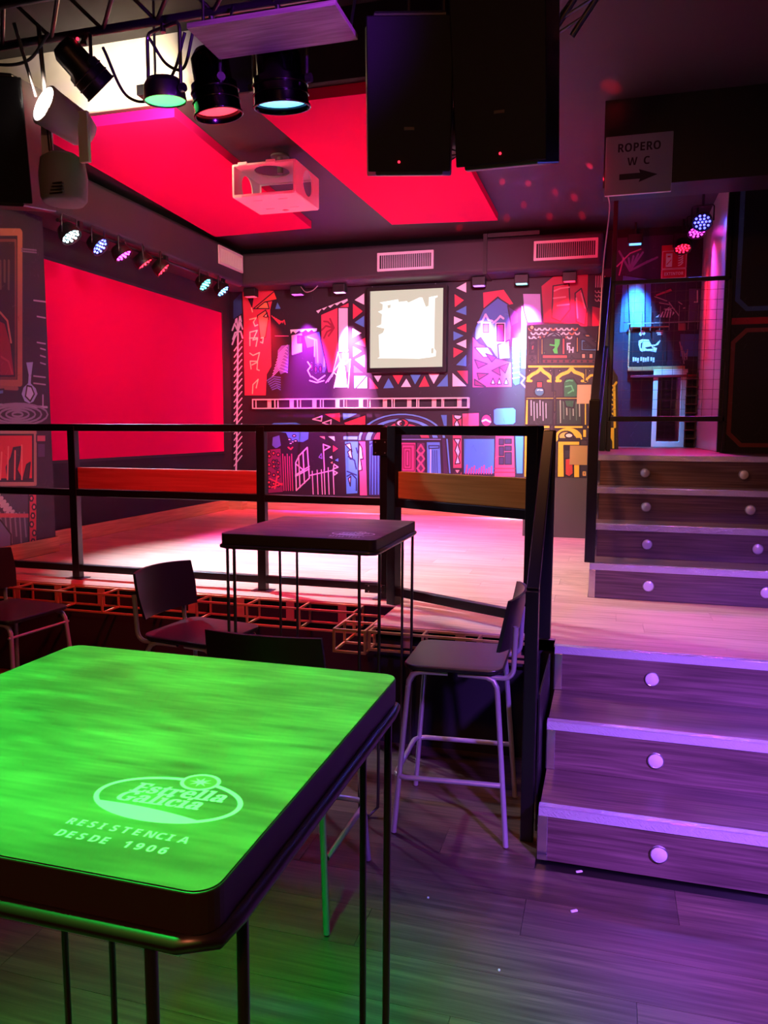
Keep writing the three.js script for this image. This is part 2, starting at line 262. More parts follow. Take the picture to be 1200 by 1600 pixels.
  l('#efe3ea',0.01,[-1.896,1.331,-1.897,1.059]);
  l('#23305c',0.012,[-1.918,1.371,-1.801,1.372,-1.801,1.346,-1.915,1.338,-1.918,1.371]);
  l('#2f4f94',0.012,[-1.874,1.317,-1.865,1.059]);
  l('#2f4f94',0.012,[-1.85,1.317,-1.842,1.06]);
  l('#2f4f94',0.012,[-1.827,1.318,-1.818,1.06]);
  f('#3a2348',[-1.773,1.453,-1.73,1.454,-1.688,1.06,-1.751,1.059]);
  f('#4f90d4',[-1.727,1.454,-1.698,1.454,-1.659,1.061,-1.687,1.06]);
  f('#d84a66',[-1.658,1.722,-1.546,1.721,-1.537,1.052,-1.64,1.047]);
  f('#f0dce4',[-1.639,1.715,-1.546,1.707,-1.563,1.67,-1.6,1.658,-1.573,1.602,-1.573,1.56,-1.615,1.549,-1.631,1.616,-1.603,1.661,-1.635,1.684]);
  f('#f0dce4',[-1.636,1.45,-1.56,1.45,-1.584,1.377,-1.562,1.306,-1.58,1.25,-1.56,1.179,-1.617,1.171,-1.594,1.264,-1.62,1.32,-1.596,1.391]);
  f('#3a2230',[-1.638,1.121,-1.538,1.123,-1.565,1.048,-1.623,1.047]);
  f('#f0b0a0',[-1.624,1.11,-1.552,1.111,-1.591,1.058]);
  f('#ee5a74',[-1.547,1.731,-1.354,1.739,-1.351,1.544,-1.544,1.543]);
  f('#c8405c',[-1.218,1.652,-1.221,1.629,-1.231,1.609,-1.246,1.594,-1.265,1.586,-1.286,1.586,-1.305,1.594,-1.321,1.609,-1.332,1.629,-1.336,1.651,-1.332,1.674,-1.322,1.694,-1.307,1.709,-1.288,1.717,-1.268,1.717,-1.248,1.709,-1.232,1.694,-1.222,1.674]);
  l('#f0e0e8',0.02,[-1.319,1.645,-1.284,1.661,-1.234,1.636]);
  f('#efe3ea',[-1.226,1.714,-1.231,1.705,-1.24,1.706,-1.245,1.714,-1.241,1.722,-1.231,1.722]);
  f('#4580c0',[-1.202,1.769,-1.167,1.786,-0.988,1.793,-0.957,1.768,-0.957,1.631,-0.984,1.606,-1.171,1.6,-1.199,1.624]);
  f('#3f82bc',[-1.528,1.455,-1.181,1.457,-1.173,1.07,-1.522,1.063]);
  l('#b04878',0.016,[-1.494,1.067,-1.481,1.159]);
  l('#b04878',0.016,[-1.465,1.067,-1.453,1.118]);
  l('#b04878',0.016,[-1.437,1.068,-1.426,1.134]);
  l('#b04878',0.016,[-1.408,1.068,-1.399,1.15]);
  l('#b04878',0.016,[-1.38,1.069,-1.372,1.11]);
  l('#b04878',0.016,[-1.351,1.069,-1.345,1.126]);
  l('#b04878',0.016,[-1.323,1.07,-1.318,1.142]);
  l('#b04878',0.016,[-1.294,1.07,-1.292,1.158]);
  l('#b04878',0.016,[-1.266,1.071,-1.264,1.117]);
  l('#b04878',0.016,[-1.238,1.072,-1.238,1.133]);
  l('#b04878',0.016,[-1.21,1.072,-1.211,1.149]);
  f('#d83a5a',[-1.177,1.568,-0.975,1.576,-0.947,1.038,-1.181,1.033]);
  f('#3a2240',[-1.133,1.451,-1.084,1.451,-1.083,1.388,-1.132,1.388]);
  f('#3a2240',[-1.131,1.367,-1.083,1.368,-1.081,1.27,-1.129,1.27]);
  f('#3a2240',[-1.129,1.253,-1.08,1.253,-1.079,1.175,-1.128,1.175]);
  f('#3a2240',[-1.07,1.451,-1.001,1.451,-1.0,1.403,-1.069,1.402]);
  f('#3a2240',[-1.069,1.375,-1.0,1.375,-0.999,1.327,-1.068,1.326]);
  f('#3a2240',[-1.067,1.305,-0.998,1.306,-0.995,1.177,-1.065,1.176]);
  l('#8c1f3a',0.012,[-1.176,1.129,-0.953,1.133]);
  l('#8c1f3a',0.012,[-1.179,1.087,-0.948,1.091]);
  f('#4a80c4',[-0.97,1.59,-0.866,1.597,-0.868,1.076,-0.942,1.074]);
  f('#c8304c',[-1.343,3.023,-1.113,3.045,-0.999,2.881,-1.07,2.871,-1.177,2.965,-1.333,2.842]);
  f('#4668b0',[-1.333,2.842,-1.177,2.958,-1.064,2.883,-1.025,2.689,-1.03,2.308,-1.164,2.298,-1.272,2.424,-1.354,2.544,-1.421,2.494,-1.416,2.65]);
  f('#8ea6dc',[-1.167,2.461,-1.043,2.509,-1.033,2.315,-1.151,2.304]);
  f('#3a2a60',[-1.07,2.871,-0.952,2.789,-0.949,2.687,-1.027,2.651]);
  f('#d63a4e',[-1.446,2.566,-1.367,2.479,-1.246,2.424,-1.178,2.318,-1.016,2.275,-1.005,2.008,-1.437,2.006]);
  f('#f09aa4',[-1.42,2.441,-1.273,2.438,-1.198,2.331,-1.324,2.334]);
  f('#6a1c34',[-1.418,2.31,-1.276,2.261,-1.376,2.214]);
  f('#6a1c34',[-1.388,2.164,-1.261,2.156,-1.367,2.092]);
  f('#6a1c34',[-1.298,2.373,-1.23,2.28,-1.178,2.331]);
  f('#6a1c34',[-1.228,2.188,-1.149,2.226,-1.134,2.134]);
  f('#6a1c34',[-1.149,2.226,-1.045,2.263,-1.082,2.159]);
  f('#6a1c34',[-1.414,2.099,-1.292,2.018,-1.413,2.033]);
  f('#b8a8d8',[-1.236,2.044,-1.213,2.109,-1.188,2.043]);
  f('#b8a8d8',[-1.167,2.043,-1.144,2.108,-1.119,2.042]);
  f('#b8a8d8',[-1.093,2.042,-1.07,2.107,-1.045,2.041]);
  l('#f2c4e4',0.02,[-1.384,2.705,-1.337,2.719,-1.305,2.787,-1.271,2.726,-1.231,2.716]);
  l('#f2c4e4',0.018,[-1.344,2.7,-1.257,2.697,-1.255,2.58,-1.342,2.583,-1.344,2.7]);
  f('#7a3a9a',[-1.33,2.687,-1.27,2.685,-1.269,2.594,-1.329,2.596]);
  l('#f2c4e4',0.02,[-1.218,2.696,-1.179,2.727,-1.147,2.764,-1.113,2.737]);
  l('#f2c4e4',0.018,[-1.191,2.688,-1.099,2.685,-1.095,2.485,-1.187,2.487,-1.191,2.688]);
  f('#d040b0',[-1.182,2.679,-1.108,2.677,-1.105,2.498,-1.178,2.5]);
  l('#f2c4e4',0.016,[-1.213,2.436,-1.201,2.488]);
  f('#3558b8',[-1.024,2.535,-0.93,2.532,-0.922,2.04,-0.974,2.021,-1.001,2.054]);
  l('#6f8fe0',0.014,[-1.007,2.482,-0.939,2.494]);
  l('#6f8fe0',0.014,[-1.006,2.428,-0.937,2.439]);
  l('#6f8fe0',0.014,[-1.005,2.374,-0.936,2.385]);
  l('#6f8fe0',0.014,[-1.004,2.319,-0.935,2.331]);
  l('#6f8fe0',0.014,[-1.003,2.265,-0.934,2.276]);
  l('#6f8fe0',0.014,[-1.002,2.21,-0.933,2.222]);
  l('#6f8fe0',0.014,[-1.0,2.155,-0.931,2.167]);
  l('#6f8fe0',0.014,[-0.999,2.101,-0.93,2.113]);
  f('#5fb4e0',[-0.93,2.865,-0.86,2.862,-0.853,2.2,-0.918,2.201]);
  f('#b8a0d8',[-0.917,2.992,-0.725,2.983,-0.705,2.678,-0.859,2.684,-0.901,2.826]);
  l('#a04ac0',0.016,[-0.924,2.144,-0.871,2.104,-0.909,2.053,-0.863,2.006]);
  f('#b82244',[-0.727,3.059,-0.603,3.154,-0.243,3.16,-0.238,2.612,-0.514,2.672,-0.692,2.678]);
  f('#d8304e',[-0.6,3.053,-0.438,3.071,-0.418,2.807,-0.515,2.685,-0.604,2.726]);
  f('#e2385a',[-0.373,2.968,-0.312,3.015,-0.25,2.8,-0.264,2.638,-0.352,2.679]);
  l('#f08a98',0.016,[-0.586,3.002,-0.524,3.025,-0.437,3.033]);
  l('#f08a98',0.016,[-0.591,2.927,-0.471,2.935]);
  l('#f08a98',0.016,[-0.551,2.85,-0.432,2.858]);
  l('#f08a98',0.016,[-0.359,2.917,-0.34,2.716]);
  l('#f08a98',0.016,[-0.311,2.965,-0.269,2.814]);
  l('#c8a8a8',0.01,[-0.168,3.132,-0.167,3.021]);
  l('#c8a8a8',0.01,[-0.146,3.131,-0.145,3.02]);
  l('#c8a8a8',0.01,[-0.124,3.13,-0.123,3.019]);
  l('#c8a8a8',0.01,[-0.102,3.129,-0.101,3.018]);
  l('#c8a8a8',0.01,[-0.08,3.127,-0.079,3.017]);
  l('#b89a90',0.01,[-0.136,2.982,-0.139,2.971,-0.148,2.964,-0.158,2.964,-0.167,2.972,-0.171,2.984]);
  l('#b89a90',0.01,[-0.105,2.981,-0.108,2.969,-0.116,2.962,-0.126,2.963,-0.135,2.97,-0.139,2.982]);
  l('#b89a90',0.01,[-0.073,2.979,-0.076,2.968,-0.084,2.961,-0.095,2.961,-0.103,2.969,-0.107,2.981]);
  l('#b89a90',0.01,[-0.041,2.978,-0.044,2.966,-0.052,2.96,-0.063,2.96,-0.072,2.968,-0.075,2.979]);
  l('#b89a90',0.01,[-0.135,2.94,-0.138,2.928,-0.146,2.922,-0.157,2.922,-0.166,2.93,-0.169,2.941]);
  l('#b89a90',0.01,[-0.103,2.939,-0.106,2.927,-0.115,2.92,-0.125,2.921,-0.134,2.928,-0.138,2.94]);
  l('#b89a90',0.01,[-0.072,2.937,-0.074,2.926,-0.083,2.919,-0.093,2.919,-0.102,2.927,-0.106,2.939]);
  l('#b89a90',0.01,[-0.04,2.936,-0.043,2.924,-0.051,2.917,-0.062,2.918,-0.07,2.925,-0.074,2.937]);
  l('#b89a90',0.01,[-0.134,2.898,-0.137,2.886,-0.145,2.879,-0.156,2.88,-0.164,2.887,-0.168,2.899]);
  l('#b89a90',0.01,[-0.102,2.896,-0.105,2.885,-0.113,2.878,-0.124,2.878,-0.133,2.886,-0.136,2.898]);
  f('#b82244',[-0.202,2.836,-0.047,2.793,-0.042,2.631,-0.193,2.561]);
  l('#d8cce0',0.022,[-4.245,2.682,-4.264,2.083,-4.287,1.321,-4.3,1.051]);
  l('#d8cce0',0.014,[-4.299,2.475,-4.256,2.526,-4.196,2.591]);
  l('#d8cce0',0.014,[-4.3,2.4,-4.257,2.451,-4.198,2.517]);
  l('#d8cce0',0.014,[-4.302,2.325,-4.259,2.376,-4.199,2.442]);
  l('#d8cce0',0.014,[-4.303,2.25,-4.26,2.301,-4.2,2.368]);
  l('#d8cce0',0.014,[-4.304,2.174,-4.261,2.226,-4.202,2.293]);
  l('#d8cce0',0.014,[-4.306,2.099,-4.263,2.151,-4.203,2.218]);
  l('#d8cce0',0.014,[-4.307,2.023,-4.264,2.076,-4.204,2.143]);
  l('#d8cce0',0.014,[-4.309,1.947,-4.266,2.0,-4.206,2.067]);
  l('#d8cce0',0.014,[-4.31,1.871,-4.267,1.924,-4.207,1.992]);
  l('#d8cce0',0.014,[-4.312,1.795,-4.268,1.848,-4.208,1.916]);
  l('#d8cce0',0.014,[-4.313,1.719,-4.27,1.772,-4.21,1.841]);
  l('#d8cce0',0.014,[-4.314,1.643,-4.271,1.696,-4.211,1.765]);
  l('#d8cce0',0.014,[-4.316,1.566,-4.273,1.62,-4.212,1.689]);
  l('#d8cce0',0.014,[-4.317,1.49,-4.274,1.544,-4.214,1.613]);
  l('#d8cce0',0.014,[-4.319,1.413,-4.275,1.467,-4.215,1.536]);
  l('#d8cce0',0.014,[-4.32,1.336,-4.277,1.39,-4.216,1.46]);
  l('#d8cce0',0.014,[-4.322,1.259,-4.278,1.314,-4.218,1.383]);
  l('#d8cce0',0.014,[-4.323,1.182,-4.28,1.237,-4.219,1.307]);
  l('#d8cce0',0.014,[-4.325,1.105,-4.281,1.16,-4.22,1.23]);
  l('#d8cce0',0.02,[-4.244,2.697,-4.288,2.788,-4.319,2.714]);
  l('#d8cce0',0.02,[-4.244,2.697,-4.285,2.683,-4.313,2.61]);
  l('#d8cce0',0.02,[-4.244,2.697,-4.261,2.876,-4.276,2.802]);
  l('#d8cce0',0.02,[-4.244,2.697,-4.216,2.889,-4.201,2.814]);
  l('#d8cce0',0.02,[-4.244,2.697,-4.208,2.8,-4.186,2.725]);
  l('#d8cce0',0.02,[-4.244,2.697,-4.291,2.624,-4.323,2.55]);
  l('#d8cce0',0.02,[-4.244,2.697,-4.209,2.696,-4.187,2.621]);
  f('#2c4a78',[-4.305,3.055,-4.186,3.16,-4.183,2.903,-4.309,2.833]);
};
const paintCabinet = ({ f, l }) => {
  f('#3b2c33',[-0.737,2.491,0.072,2.463,0.12,1.1,-0.704,1.081]);
  l('#e07a4a',0.012,[-0.662,2.442,-0.665,2.433,-0.674,2.428,-0.685,2.428,-0.695,2.434,-0.699,2.443]);
  l('#d8ccc4',0.012,[-0.614,2.441,-0.617,2.432,-0.626,2.426,-0.637,2.427,-0.647,2.432,-0.65,2.442]);
  l('#d8ccc4',0.012,[-0.566,2.439,-0.569,2.43,-0.578,2.425,-0.589,2.425,-0.599,2.431,-0.603,2.44]);
  l('#d8ccc4',0.012,[-0.518,2.438,-0.521,2.429,-0.53,2.423,-0.542,2.424,-0.551,2.429,-0.555,2.439]);
  l('#e07a4a',0.012,[-0.471,2.436,-0.474,2.427,-0.483,2.422,-0.494,2.422,-0.504,2.428,-0.507,2.437]);
  l('#d8ccc4',0.012,[-0.424,2.434,-0.427,2.426,-0.436,2.42,-0.447,2.421,-0.456,2.426,-0.46,2.436]);
  l('#d8ccc4',0.012,[-0.377,2.433,-0.38,2.424,-0.389,2.419,-0.4,2.419,-0.409,2.425,-0.413,2.434]);
  l('#d8ccc4',0.012,[-0.33,2.431,-0.333,2.423,-0.342,2.417,-0.353,2.418,-0.362,2.423,-0.366,2.433]);
  l('#e07a4a',0.012,[-0.283,2.43,-0.286,2.421,-0.295,2.416,-0.306,2.416,-0.315,2.422,-0.319,2.431]);
  l('#d8ccc4',0.012,[-0.642,2.405,-0.645,2.396,-0.655,2.39,-0.666,2.391,-0.675,2.397,-0.679,2.406]);
  l('#d8ccc4',0.012,[-0.594,2.403,-0.598,2.394,-0.607,2.389,-0.618,2.389,-0.627,2.395,-0.631,2.404]);
  l('#d8ccc4',0.012,[-0.547,2.402,-0.55,2.393,-0.559,2.387,-0.57,2.388,-0.579,2.394,-0.583,2.403]);
  l('#e07a4a',0.012,[-0.499,2.4,-0.502,2.391,-0.511,2.386,-0.523,2.386,-0.532,2.392,-0.536,2.402]);
  l('#d8ccc4',0.012,[-0.452,2.399,-0.455,2.39,-0.464,2.385,-0.475,2.385,-0.484,2.391,-0.488,2.4]);
  l('#d8ccc4',0.012,[-0.404,2.398,-0.408,2.389,-0.417,2.383,-0.428,2.383,-0.437,2.389,-0.441,2.399]);
  l('#d8ccc4',0.012,[-0.357,2.396,-0.361,2.387,-0.37,2.382,-0.381,2.382,-0.39,2.388,-0.394,2.397]);
  l('#e07a4a',0.012,[-0.311,2.395,-0.314,2.386,-0.323,2.38,-0.334,2.381,-0.343,2.387,-0.347,2.396]);
  l('#d8ccc4',0.012,[-0.264,2.393,-0.267,2.384,-0.276,2.379,-0.287,2.379,-0.296,2.385,-0.3,2.394]);
  l('#d8ccc4',0.012,[-0.66,2.369,-0.663,2.359,-0.672,2.354,-0.684,2.354,-0.693,2.36,-0.697,2.37]);
  l('#d8ccc4',0.012,[-0.612,2.367,-0.615,2.358,-0.624,2.353,-0.636,2.353,-0.645,2.359,-0.649,2.368]);
  l('#e07a4a',0.012,[-0.564,2.366,-0.567,2.357,-0.576,2.351,-0.588,2.352,-0.597,2.358,-0.601,2.367]);
  l('#d8ccc4',0.012,[-0.516,2.364,-0.52,2.355,-0.529,2.35,-0.54,2.35,-0.549,2.356,-0.553,2.365]);
  l('#d8ccc4',0.012,[-0.469,2.363,-0.472,2.354,-0.481,2.349,-0.492,2.349,-0.502,2.355,-0.505,2.364]);
  l('#d8ccc4',0.012,[-0.422,2.362,-0.425,2.353,-0.434,2.347,-0.445,2.348,-0.454,2.353,-0.458,2.363]);
  l('#e07a4a',0.012,[-0.374,2.36,-0.378,2.351,-0.387,2.346,-0.398,2.346,-0.407,2.352,-0.411,2.361]);
  l('#d8ccc4',0.012,[-0.328,2.359,-0.331,2.35,-0.34,2.345,-0.351,2.345,-0.36,2.351,-0.364,2.36]);
  f('#e8b070',[-0.653,2.451,-0.654,2.444,-0.657,2.437,-0.662,2.432,-0.669,2.43,-0.676,2.43,-0.683,2.433,-0.688,2.438,-0.692,2.445,-0.693,2.452,-0.692,2.46,-0.689,2.466,-0.683,2.471,-0.677,2.473,-0.67,2.473,-0.663,2.47,-0.658,2.465,-0.654,2.459]);
  f('#3d6a86',[-0.692,2.346,-0.633,2.345,-0.63,2.216,-0.689,2.217]);
  f('#3b2c33',[-0.682,2.337,-0.642,2.336,-0.64,2.225,-0.68,2.226]);
  f('#c04a4a',[-0.672,2.291,-0.649,2.308,-0.652,2.258,-0.674,2.249]);
  f('#f0cc3c',[-0.622,2.354,-0.609,2.353,-0.603,2.132,-0.617,2.132]);
  f('#f0cc3c',[-0.59,2.353,-0.575,2.352,-0.569,2.131,-0.585,2.132]);
  f('#8fa69c',[-0.554,2.364,-0.523,2.397,-0.477,2.406,-0.436,2.389,-0.412,2.36]);
  f('#5f8078',[-0.526,2.366,-0.477,2.392,-0.435,2.364]);
  f('#20301f',[-0.572,2.357,-0.412,2.352,-0.408,2.211,-0.568,2.214]);
  f('#3fd04a',[-0.48,2.354,-0.421,2.348,-0.424,2.298,-0.442,2.262,-0.436,2.211,-0.477,2.215,-0.496,2.254,-0.478,2.272]);
  f('#3f9a3a',[-0.569,2.237,-0.546,2.241,-0.555,2.214,-0.568,2.214]);
  l('#3fd04a',0.012,[-0.511,2.296,-0.474,2.29]);
  f('#d05048',[-0.41,2.352,-0.385,2.351,-0.381,2.205,-0.406,2.206]);
  f('#d05048',[-0.577,2.212,-0.358,2.207,-0.357,2.173,-0.577,2.178]);
  f('#6a2a34',[-0.577,2.175,-0.115,2.165,-0.114,2.127,-0.576,2.136]);
  f('#d8b0a8',[-0.537,2.154,-0.54,2.15,-0.544,2.15,-0.547,2.154,-0.544,2.158,-0.54,2.158]);
  f('#d8b0a8',[-0.486,2.153,-0.488,2.149,-0.493,2.149,-0.495,2.153,-0.493,2.157,-0.488,2.157]);
  f('#d8b0a8',[-0.435,2.152,-0.437,2.148,-0.442,2.148,-0.444,2.152,-0.442,2.156,-0.437,2.156]);
  f('#d8b0a8',[-0.384,2.15,-0.386,2.147,-0.391,2.147,-0.393,2.151,-0.391,2.155,-0.386,2.155]);
  f('#d8b0a8',[-0.333,2.149,-0.335,2.146,-0.34,2.146,-0.342,2.15,-0.34,2.154,-0.336,2.153]);
  f('#d8b0a8',[-0.283,2.148,-0.285,2.144,-0.289,2.145,-0.292,2.149,-0.29,2.152,-0.285,2.152]);
  f('#d8b0a8',[-0.232,2.147,-0.235,2.143,-0.239,2.144,-0.241,2.148,-0.239,2.151,-0.235,2.151]);
  f('#d8b0a8',[-0.182,2.146,-0.184,2.142,-0.189,2.143,-0.191,2.147,-0.189,2.15,-0.185,2.15]);
  f('#d8b0a8',[-0.132,2.145,-0.135,2.141,-0.139,2.142,-0.141,2.145,-0.139,2.149,-0.135,2.149]);
  l('#d8d0d8',0.012,[-0.364,2.303,-0.36,2.251]);
  l('#d8d0d8',0.012,[-0.364,2.303,-0.34,2.303]);
  l('#d8d0d8',0.012,[-0.363,2.278,-0.345,2.277]);
  l('#d8d0d8',0.012,[-0.343,2.268,-0.344,2.227]);
  l('#d8d0d8',0.012,[-0.314,2.268,-0.315,2.227]);
  l('#d8d0d8',0.012,[-0.342,2.248,-0.314,2.248]);
  f('#e8dce4',[-0.665,2.194,-0.659,2.175,-0.644,2.17,-0.659,2.165,-0.664,2.148,-0.67,2.166,-0.685,2.171,-0.67,2.175]);
  f('#e8dce4',[-0.324,2.2,-0.318,2.181,-0.303,2.176,-0.318,2.172,-0.323,2.155,-0.328,2.172,-0.343,2.177,-0.329,2.181]);
  f('#b8843a',[-0.291,2.358,-0.27,2.357,-0.266,2.225,-0.287,2.226]);
  f('#4f8aa8',[-0.25,2.334,-0.223,2.333,-0.109,2.244,-0.117,2.231,-0.247,2.24]);
  f('#25303c',[-0.229,2.311,-0.204,2.31,-0.136,2.254,-0.228,2.256]);
  f('#a8c8d8',[-0.203,2.281,-0.205,2.275,-0.21,2.273,-0.216,2.276,-0.219,2.281,-0.216,2.287,-0.211,2.289,-0.205,2.287]);
  f('#d8a85a',[-0.229,2.379,-0.184,2.377,-0.161,2.354,-0.206,2.354]);
  f('#d8a85a',[-0.151,2.322,-0.12,2.324,-0.113,2.299]);
  f('#d0a080',[-0.242,2.216,-0.206,2.215,-0.204,2.17,-0.24,2.17]);
  f('#d0a080',[-0.179,2.214,-0.143,2.214,-0.142,2.168,-0.178,2.169]);
  f('#f0cc3c',[-0.705,2.127,-0.092,2.115,-0.091,2.085,-0.704,2.096]);
  l('#f0cc3c',0.03,[-0.692,1.989,-0.694,2.013,-0.661,2.04,-0.615,2.063,-0.588,2.092,-0.56,2.062,-0.522,2.038,-0.492,2.005,-0.49,1.982]);
  l('#f0cc3c',0.022,[-0.702,1.985,-0.667,1.984]);
  l('#f0cc3c',0.022,[-0.521,1.982,-0.48,1.982]);
  l('#f0cc3c',0.03,[-0.438,1.986,-0.44,2.009,-0.408,2.036,-0.35,2.058,-0.323,2.087,-0.295,2.057,-0.232,2.033,-0.202,2.001,-0.2,1.978]);
  l('#f0cc3c',0.022,[-0.448,1.981,-0.414,1.981]);
  l('#f0cc3c',0.022,[-0.23,1.978,-0.19,1.978]);
  f('#d8d0c0',[-0.675,2.075,-0.678,2.068,-0.685,2.065,-0.692,2.068,-0.695,2.075,-0.693,2.082,-0.685,2.085,-0.678,2.082]);
  f('#d8d0c0',[-0.492,2.072,-0.495,2.065,-0.502,2.062,-0.509,2.065,-0.512,2.072,-0.51,2.079,-0.503,2.082,-0.495,2.079]);
  f('#d8d0c0',[-0.413,2.07,-0.415,2.063,-0.422,2.06,-0.43,2.063,-0.433,2.071,-0.43,2.078,-0.423,2.081,-0.416,2.077]);
  f('#d8d0c0',[-0.158,2.064,-0.161,2.057,-0.168,2.054,-0.175,2.057,-0.178,2.064,-0.175,2.071,-0.169,2.074,-0.161,2.071]);
  f('#f0cc3c',[-0.208,2.085,-0.193,2.085,-0.19,1.973,-0.205,1.974]);
  l('#f0cc3c',0.02,[-0.19,1.992,-0.16,2.023,-0.115,2.029]);
  f('#f0cc3c',[-0.487,2.024,-0.476,2.023,-0.473,1.894,-0.484,1.894]);
  f('#8a7a80',[-0.478,2.088,-0.471,2.088,-0.469,2.023,-0.476,2.023]);
  f('#3f7a98',[-0.55,1.889,-0.552,1.874,-0.56,1.862,-0.571,1.852,-0.586,1.847,-0.601,1.847,-0.616,1.853,-0.628,1.862,-0.636,1.875,-0.639,1.89,-0.637,1.905,-0.629,1.917,-0.618,1.927,-0.603,1.932,-0.588,1.932,-0.573,1.926,-0.561,1.917,-0.553,1.904]);
  f('#d0484a',[-0.621,1.977,-0.569,1.977,-0.568,1.925,-0.619,1.925]);
  l('#e8eef4',0.01,[-0.611,1.903,-0.598,1.906]);
  l('#e8eef4',0.01,[-0.586,1.904,-0.569,1.902]);
  f('#236a42',[-0.388,1.967,-0.366,1.999,-0.303,2.002,-0.265,1.947,-0.266,1.837,-0.384,1.837]);
  l('#4fb070',0.012,[-0.365,1.976,-0.338,1.985,-0.311,1.98]);
  l('#4fb070',0.012,[-0.369,1.93,-0.319,1.938,-0.3,1.892]);
  l('#4fb070',0.012,[-0.344,1.874,-0.3,1.901]);
  f('#f0cc3c',[-0.712,1.84,-0.118,1.835,-0.118,1.819,-0.712,1.823]);
  f('#f0cc3c',[-0.467,1.894,-0.454,1.894,-0.449,1.708,-0.462,1.708]);
  f('#2c3034',[-0.684,1.816,-0.475,1.815,-0.469,1.596,-0.679,1.595]);
  f('#2a3830',[-0.448,1.815,-0.225,1.813,-0.219,1.596,-0.442,1.596]);
  l('#b8b8c8',0.008,[-0.665,1.812,-0.66,1.68]);
  l('#b8b8c8',0.008,[-0.639,1.798,-0.633,1.636]);
  l('#b8b8c8',0.008,[-0.612,1.785,-0.607,1.658]);
  l('#b8b8c8',0.008,[-0.587,1.811,-0.582,1.679]);
  l('#b8b8c8',0.008,[-0.561,1.798,-0.555,1.635]);
  l('#b8b8c8',0.008,[-0.534,1.785,-0.529,1.657]);
  l('#a8b8a0',0.008,[-0.411,1.81,-0.403,1.615]);
  l('#587860',0.008,[-0.383,1.8,-0.376,1.649]);
  l('#a8b8a0',0.008,[-0.356,1.791,-0.35,1.683]);
  l('#587860',0.008,[-0.329,1.809,-0.321,1.643]);
  l('#a8b8a0',0.008,[-0.301,1.8,-0.295,1.678]);
  l('#587860',0.008,[-0.274,1.79,-0.267,1.638]);
  l('#a8b8a0',0.008,[-0.247,1.809,-0.241,1.672]);
  f('#1f5a3c',[-0.379,1.814,-0.288,1.814,-0.295,1.744,-0.359,1.754]);
  f('#f0cc3c',[-0.712,1.823,-0.688,1.823,-0.686,1.595,-0.716,1.595]);
  f('#f0cc3c',[-0.207,1.818,-0.185,1.818,-0.178,1.587,-0.2,1.587]);
  f('#d0a430',[-0.171,1.817,-0.157,1.817,-0.15,1.587,-0.164,1.587]);
  f('#f0cc3c',[-0.149,1.817,-0.135,1.817,-0.128,1.587,-0.142,1.587]);
  f('#f0cc3c',[-0.716,1.593,-0.493,1.594,-0.492,1.562,-0.715,1.561]);
  f('#f0cc3c',[-0.46,1.591,-0.146,1.592,-0.145,1.564,-0.459,1.563]);
  f('#3b2c33',[-0.207,1.587,-0.178,1.587,-0.177,1.567,-0.207,1.567]);
  f('#f0cc3c',[-0.72,1.558,-0.492,1.558,-0.48,1.12,-0.72,1.124]);
  f('#3b2c33',[-0.657,1.492,-0.545,1.492,-0.539,1.247,-0.652,1.245]);
  f('#f0cc3c',[-0.643,1.484,-0.545,1.485,-0.54,1.275,-0.638,1.274]);
  f('#3b2c33',[-0.631,1.463,-0.568,1.464,-0.564,1.303,-0.627,1.302]);
  f('#c04a4a',[-0.575,1.426,-0.577,1.412,-0.58,1.399,-0.587,1.389,-0.594,1.384,-0.603,1.384,-0.611,1.389,-0.618,1.398,-0.622,1.411,-0.624,1.426,-0.623,1.44,-0.619,1.453,-0.613,1.463,-0.605,1.468,-0.597,1.468,-0.589,1.463,-0.582,1.453,-0.577,1.441]);
  f('#c04a4a',[-0.572,1.35,-0.573,1.335,-0.577,1.321,-0.584,1.311,-0.592,1.305,-0.601,1.305,-0.61,1.311,-0.617,1.321,-0.622,1.334,-0.624,1.35,-0.623,1.365,-0.619,1.379,-0.612,1.389,-0.604,1.395,-0.594,1.395,-0.586,1.39,-0.579,1.38,-0.574,1.366]);
  f('#6a5020',[-0.671,1.216,-0.675,1.212,-0.683,1.212,-0.688,1.216,-0.684,1.22,-0.675,1.22]);
  f('#6a5020',[-0.62,1.182,-0.624,1.177,-0.633,1.177,-0.637,1.181,-0.633,1.185,-0.624,1.186]);
  f('#6a5020',[-0.569,1.147,-0.574,1.143,-0.582,1.143,-0.586,1.147,-0.582,1.151,-0.574,1.151]);
  f('#6a5020',[-0.652,1.196,-0.656,1.192,-0.665,1.192,-0.669,1.196,-0.665,1.2,-0.657,1.2]);
  f('#6a5020',[-0.602,1.162,-0.606,1.158,-0.614,1.158,-0.619,1.162,-0.614,1.166,-0.606,1.166]);
  f('#6a5020',[-0.553,1.213,-0.557,1.209,-0.566,1.209,-0.57,1.213,-0.566,1.217,-0.558,1.217]);
  f('#6a5020',[-0.634,1.177,-0.638,1.172,-0.647,1.172,-0.651,1.176,-0.647,1.18,-0.638,1.181]);
  f('#6a5020',[-0.583,1.142,-0.588,1.138,-0.596,1.138,-0.6,1.142,-0.596,1.146,-0.588,1.146]);
  f('#6a5020',[-0.666,1.191,-0.671,1.187,-0.679,1.187,-0.683,1.191,-0.679,1.195,-0.671,1.195]);
  f('#6a5020',[-0.616,1.157,-0.62,1.153,-0.628,1.153,-0.633,1.157,-0.628,1.161,-0.62,1.161]);
  f('#6a5020',[-0.567,1.208,-0.571,1.204,-0.58,1.204,-0.584,1.208,-0.58,1.212,-0.572,1.212]);
  f('#6a5020',[-0.648,1.172,-0.652,1.167,-0.661,1.167,-0.665,1.171,-0.661,1.175,-0.652,1.176]);
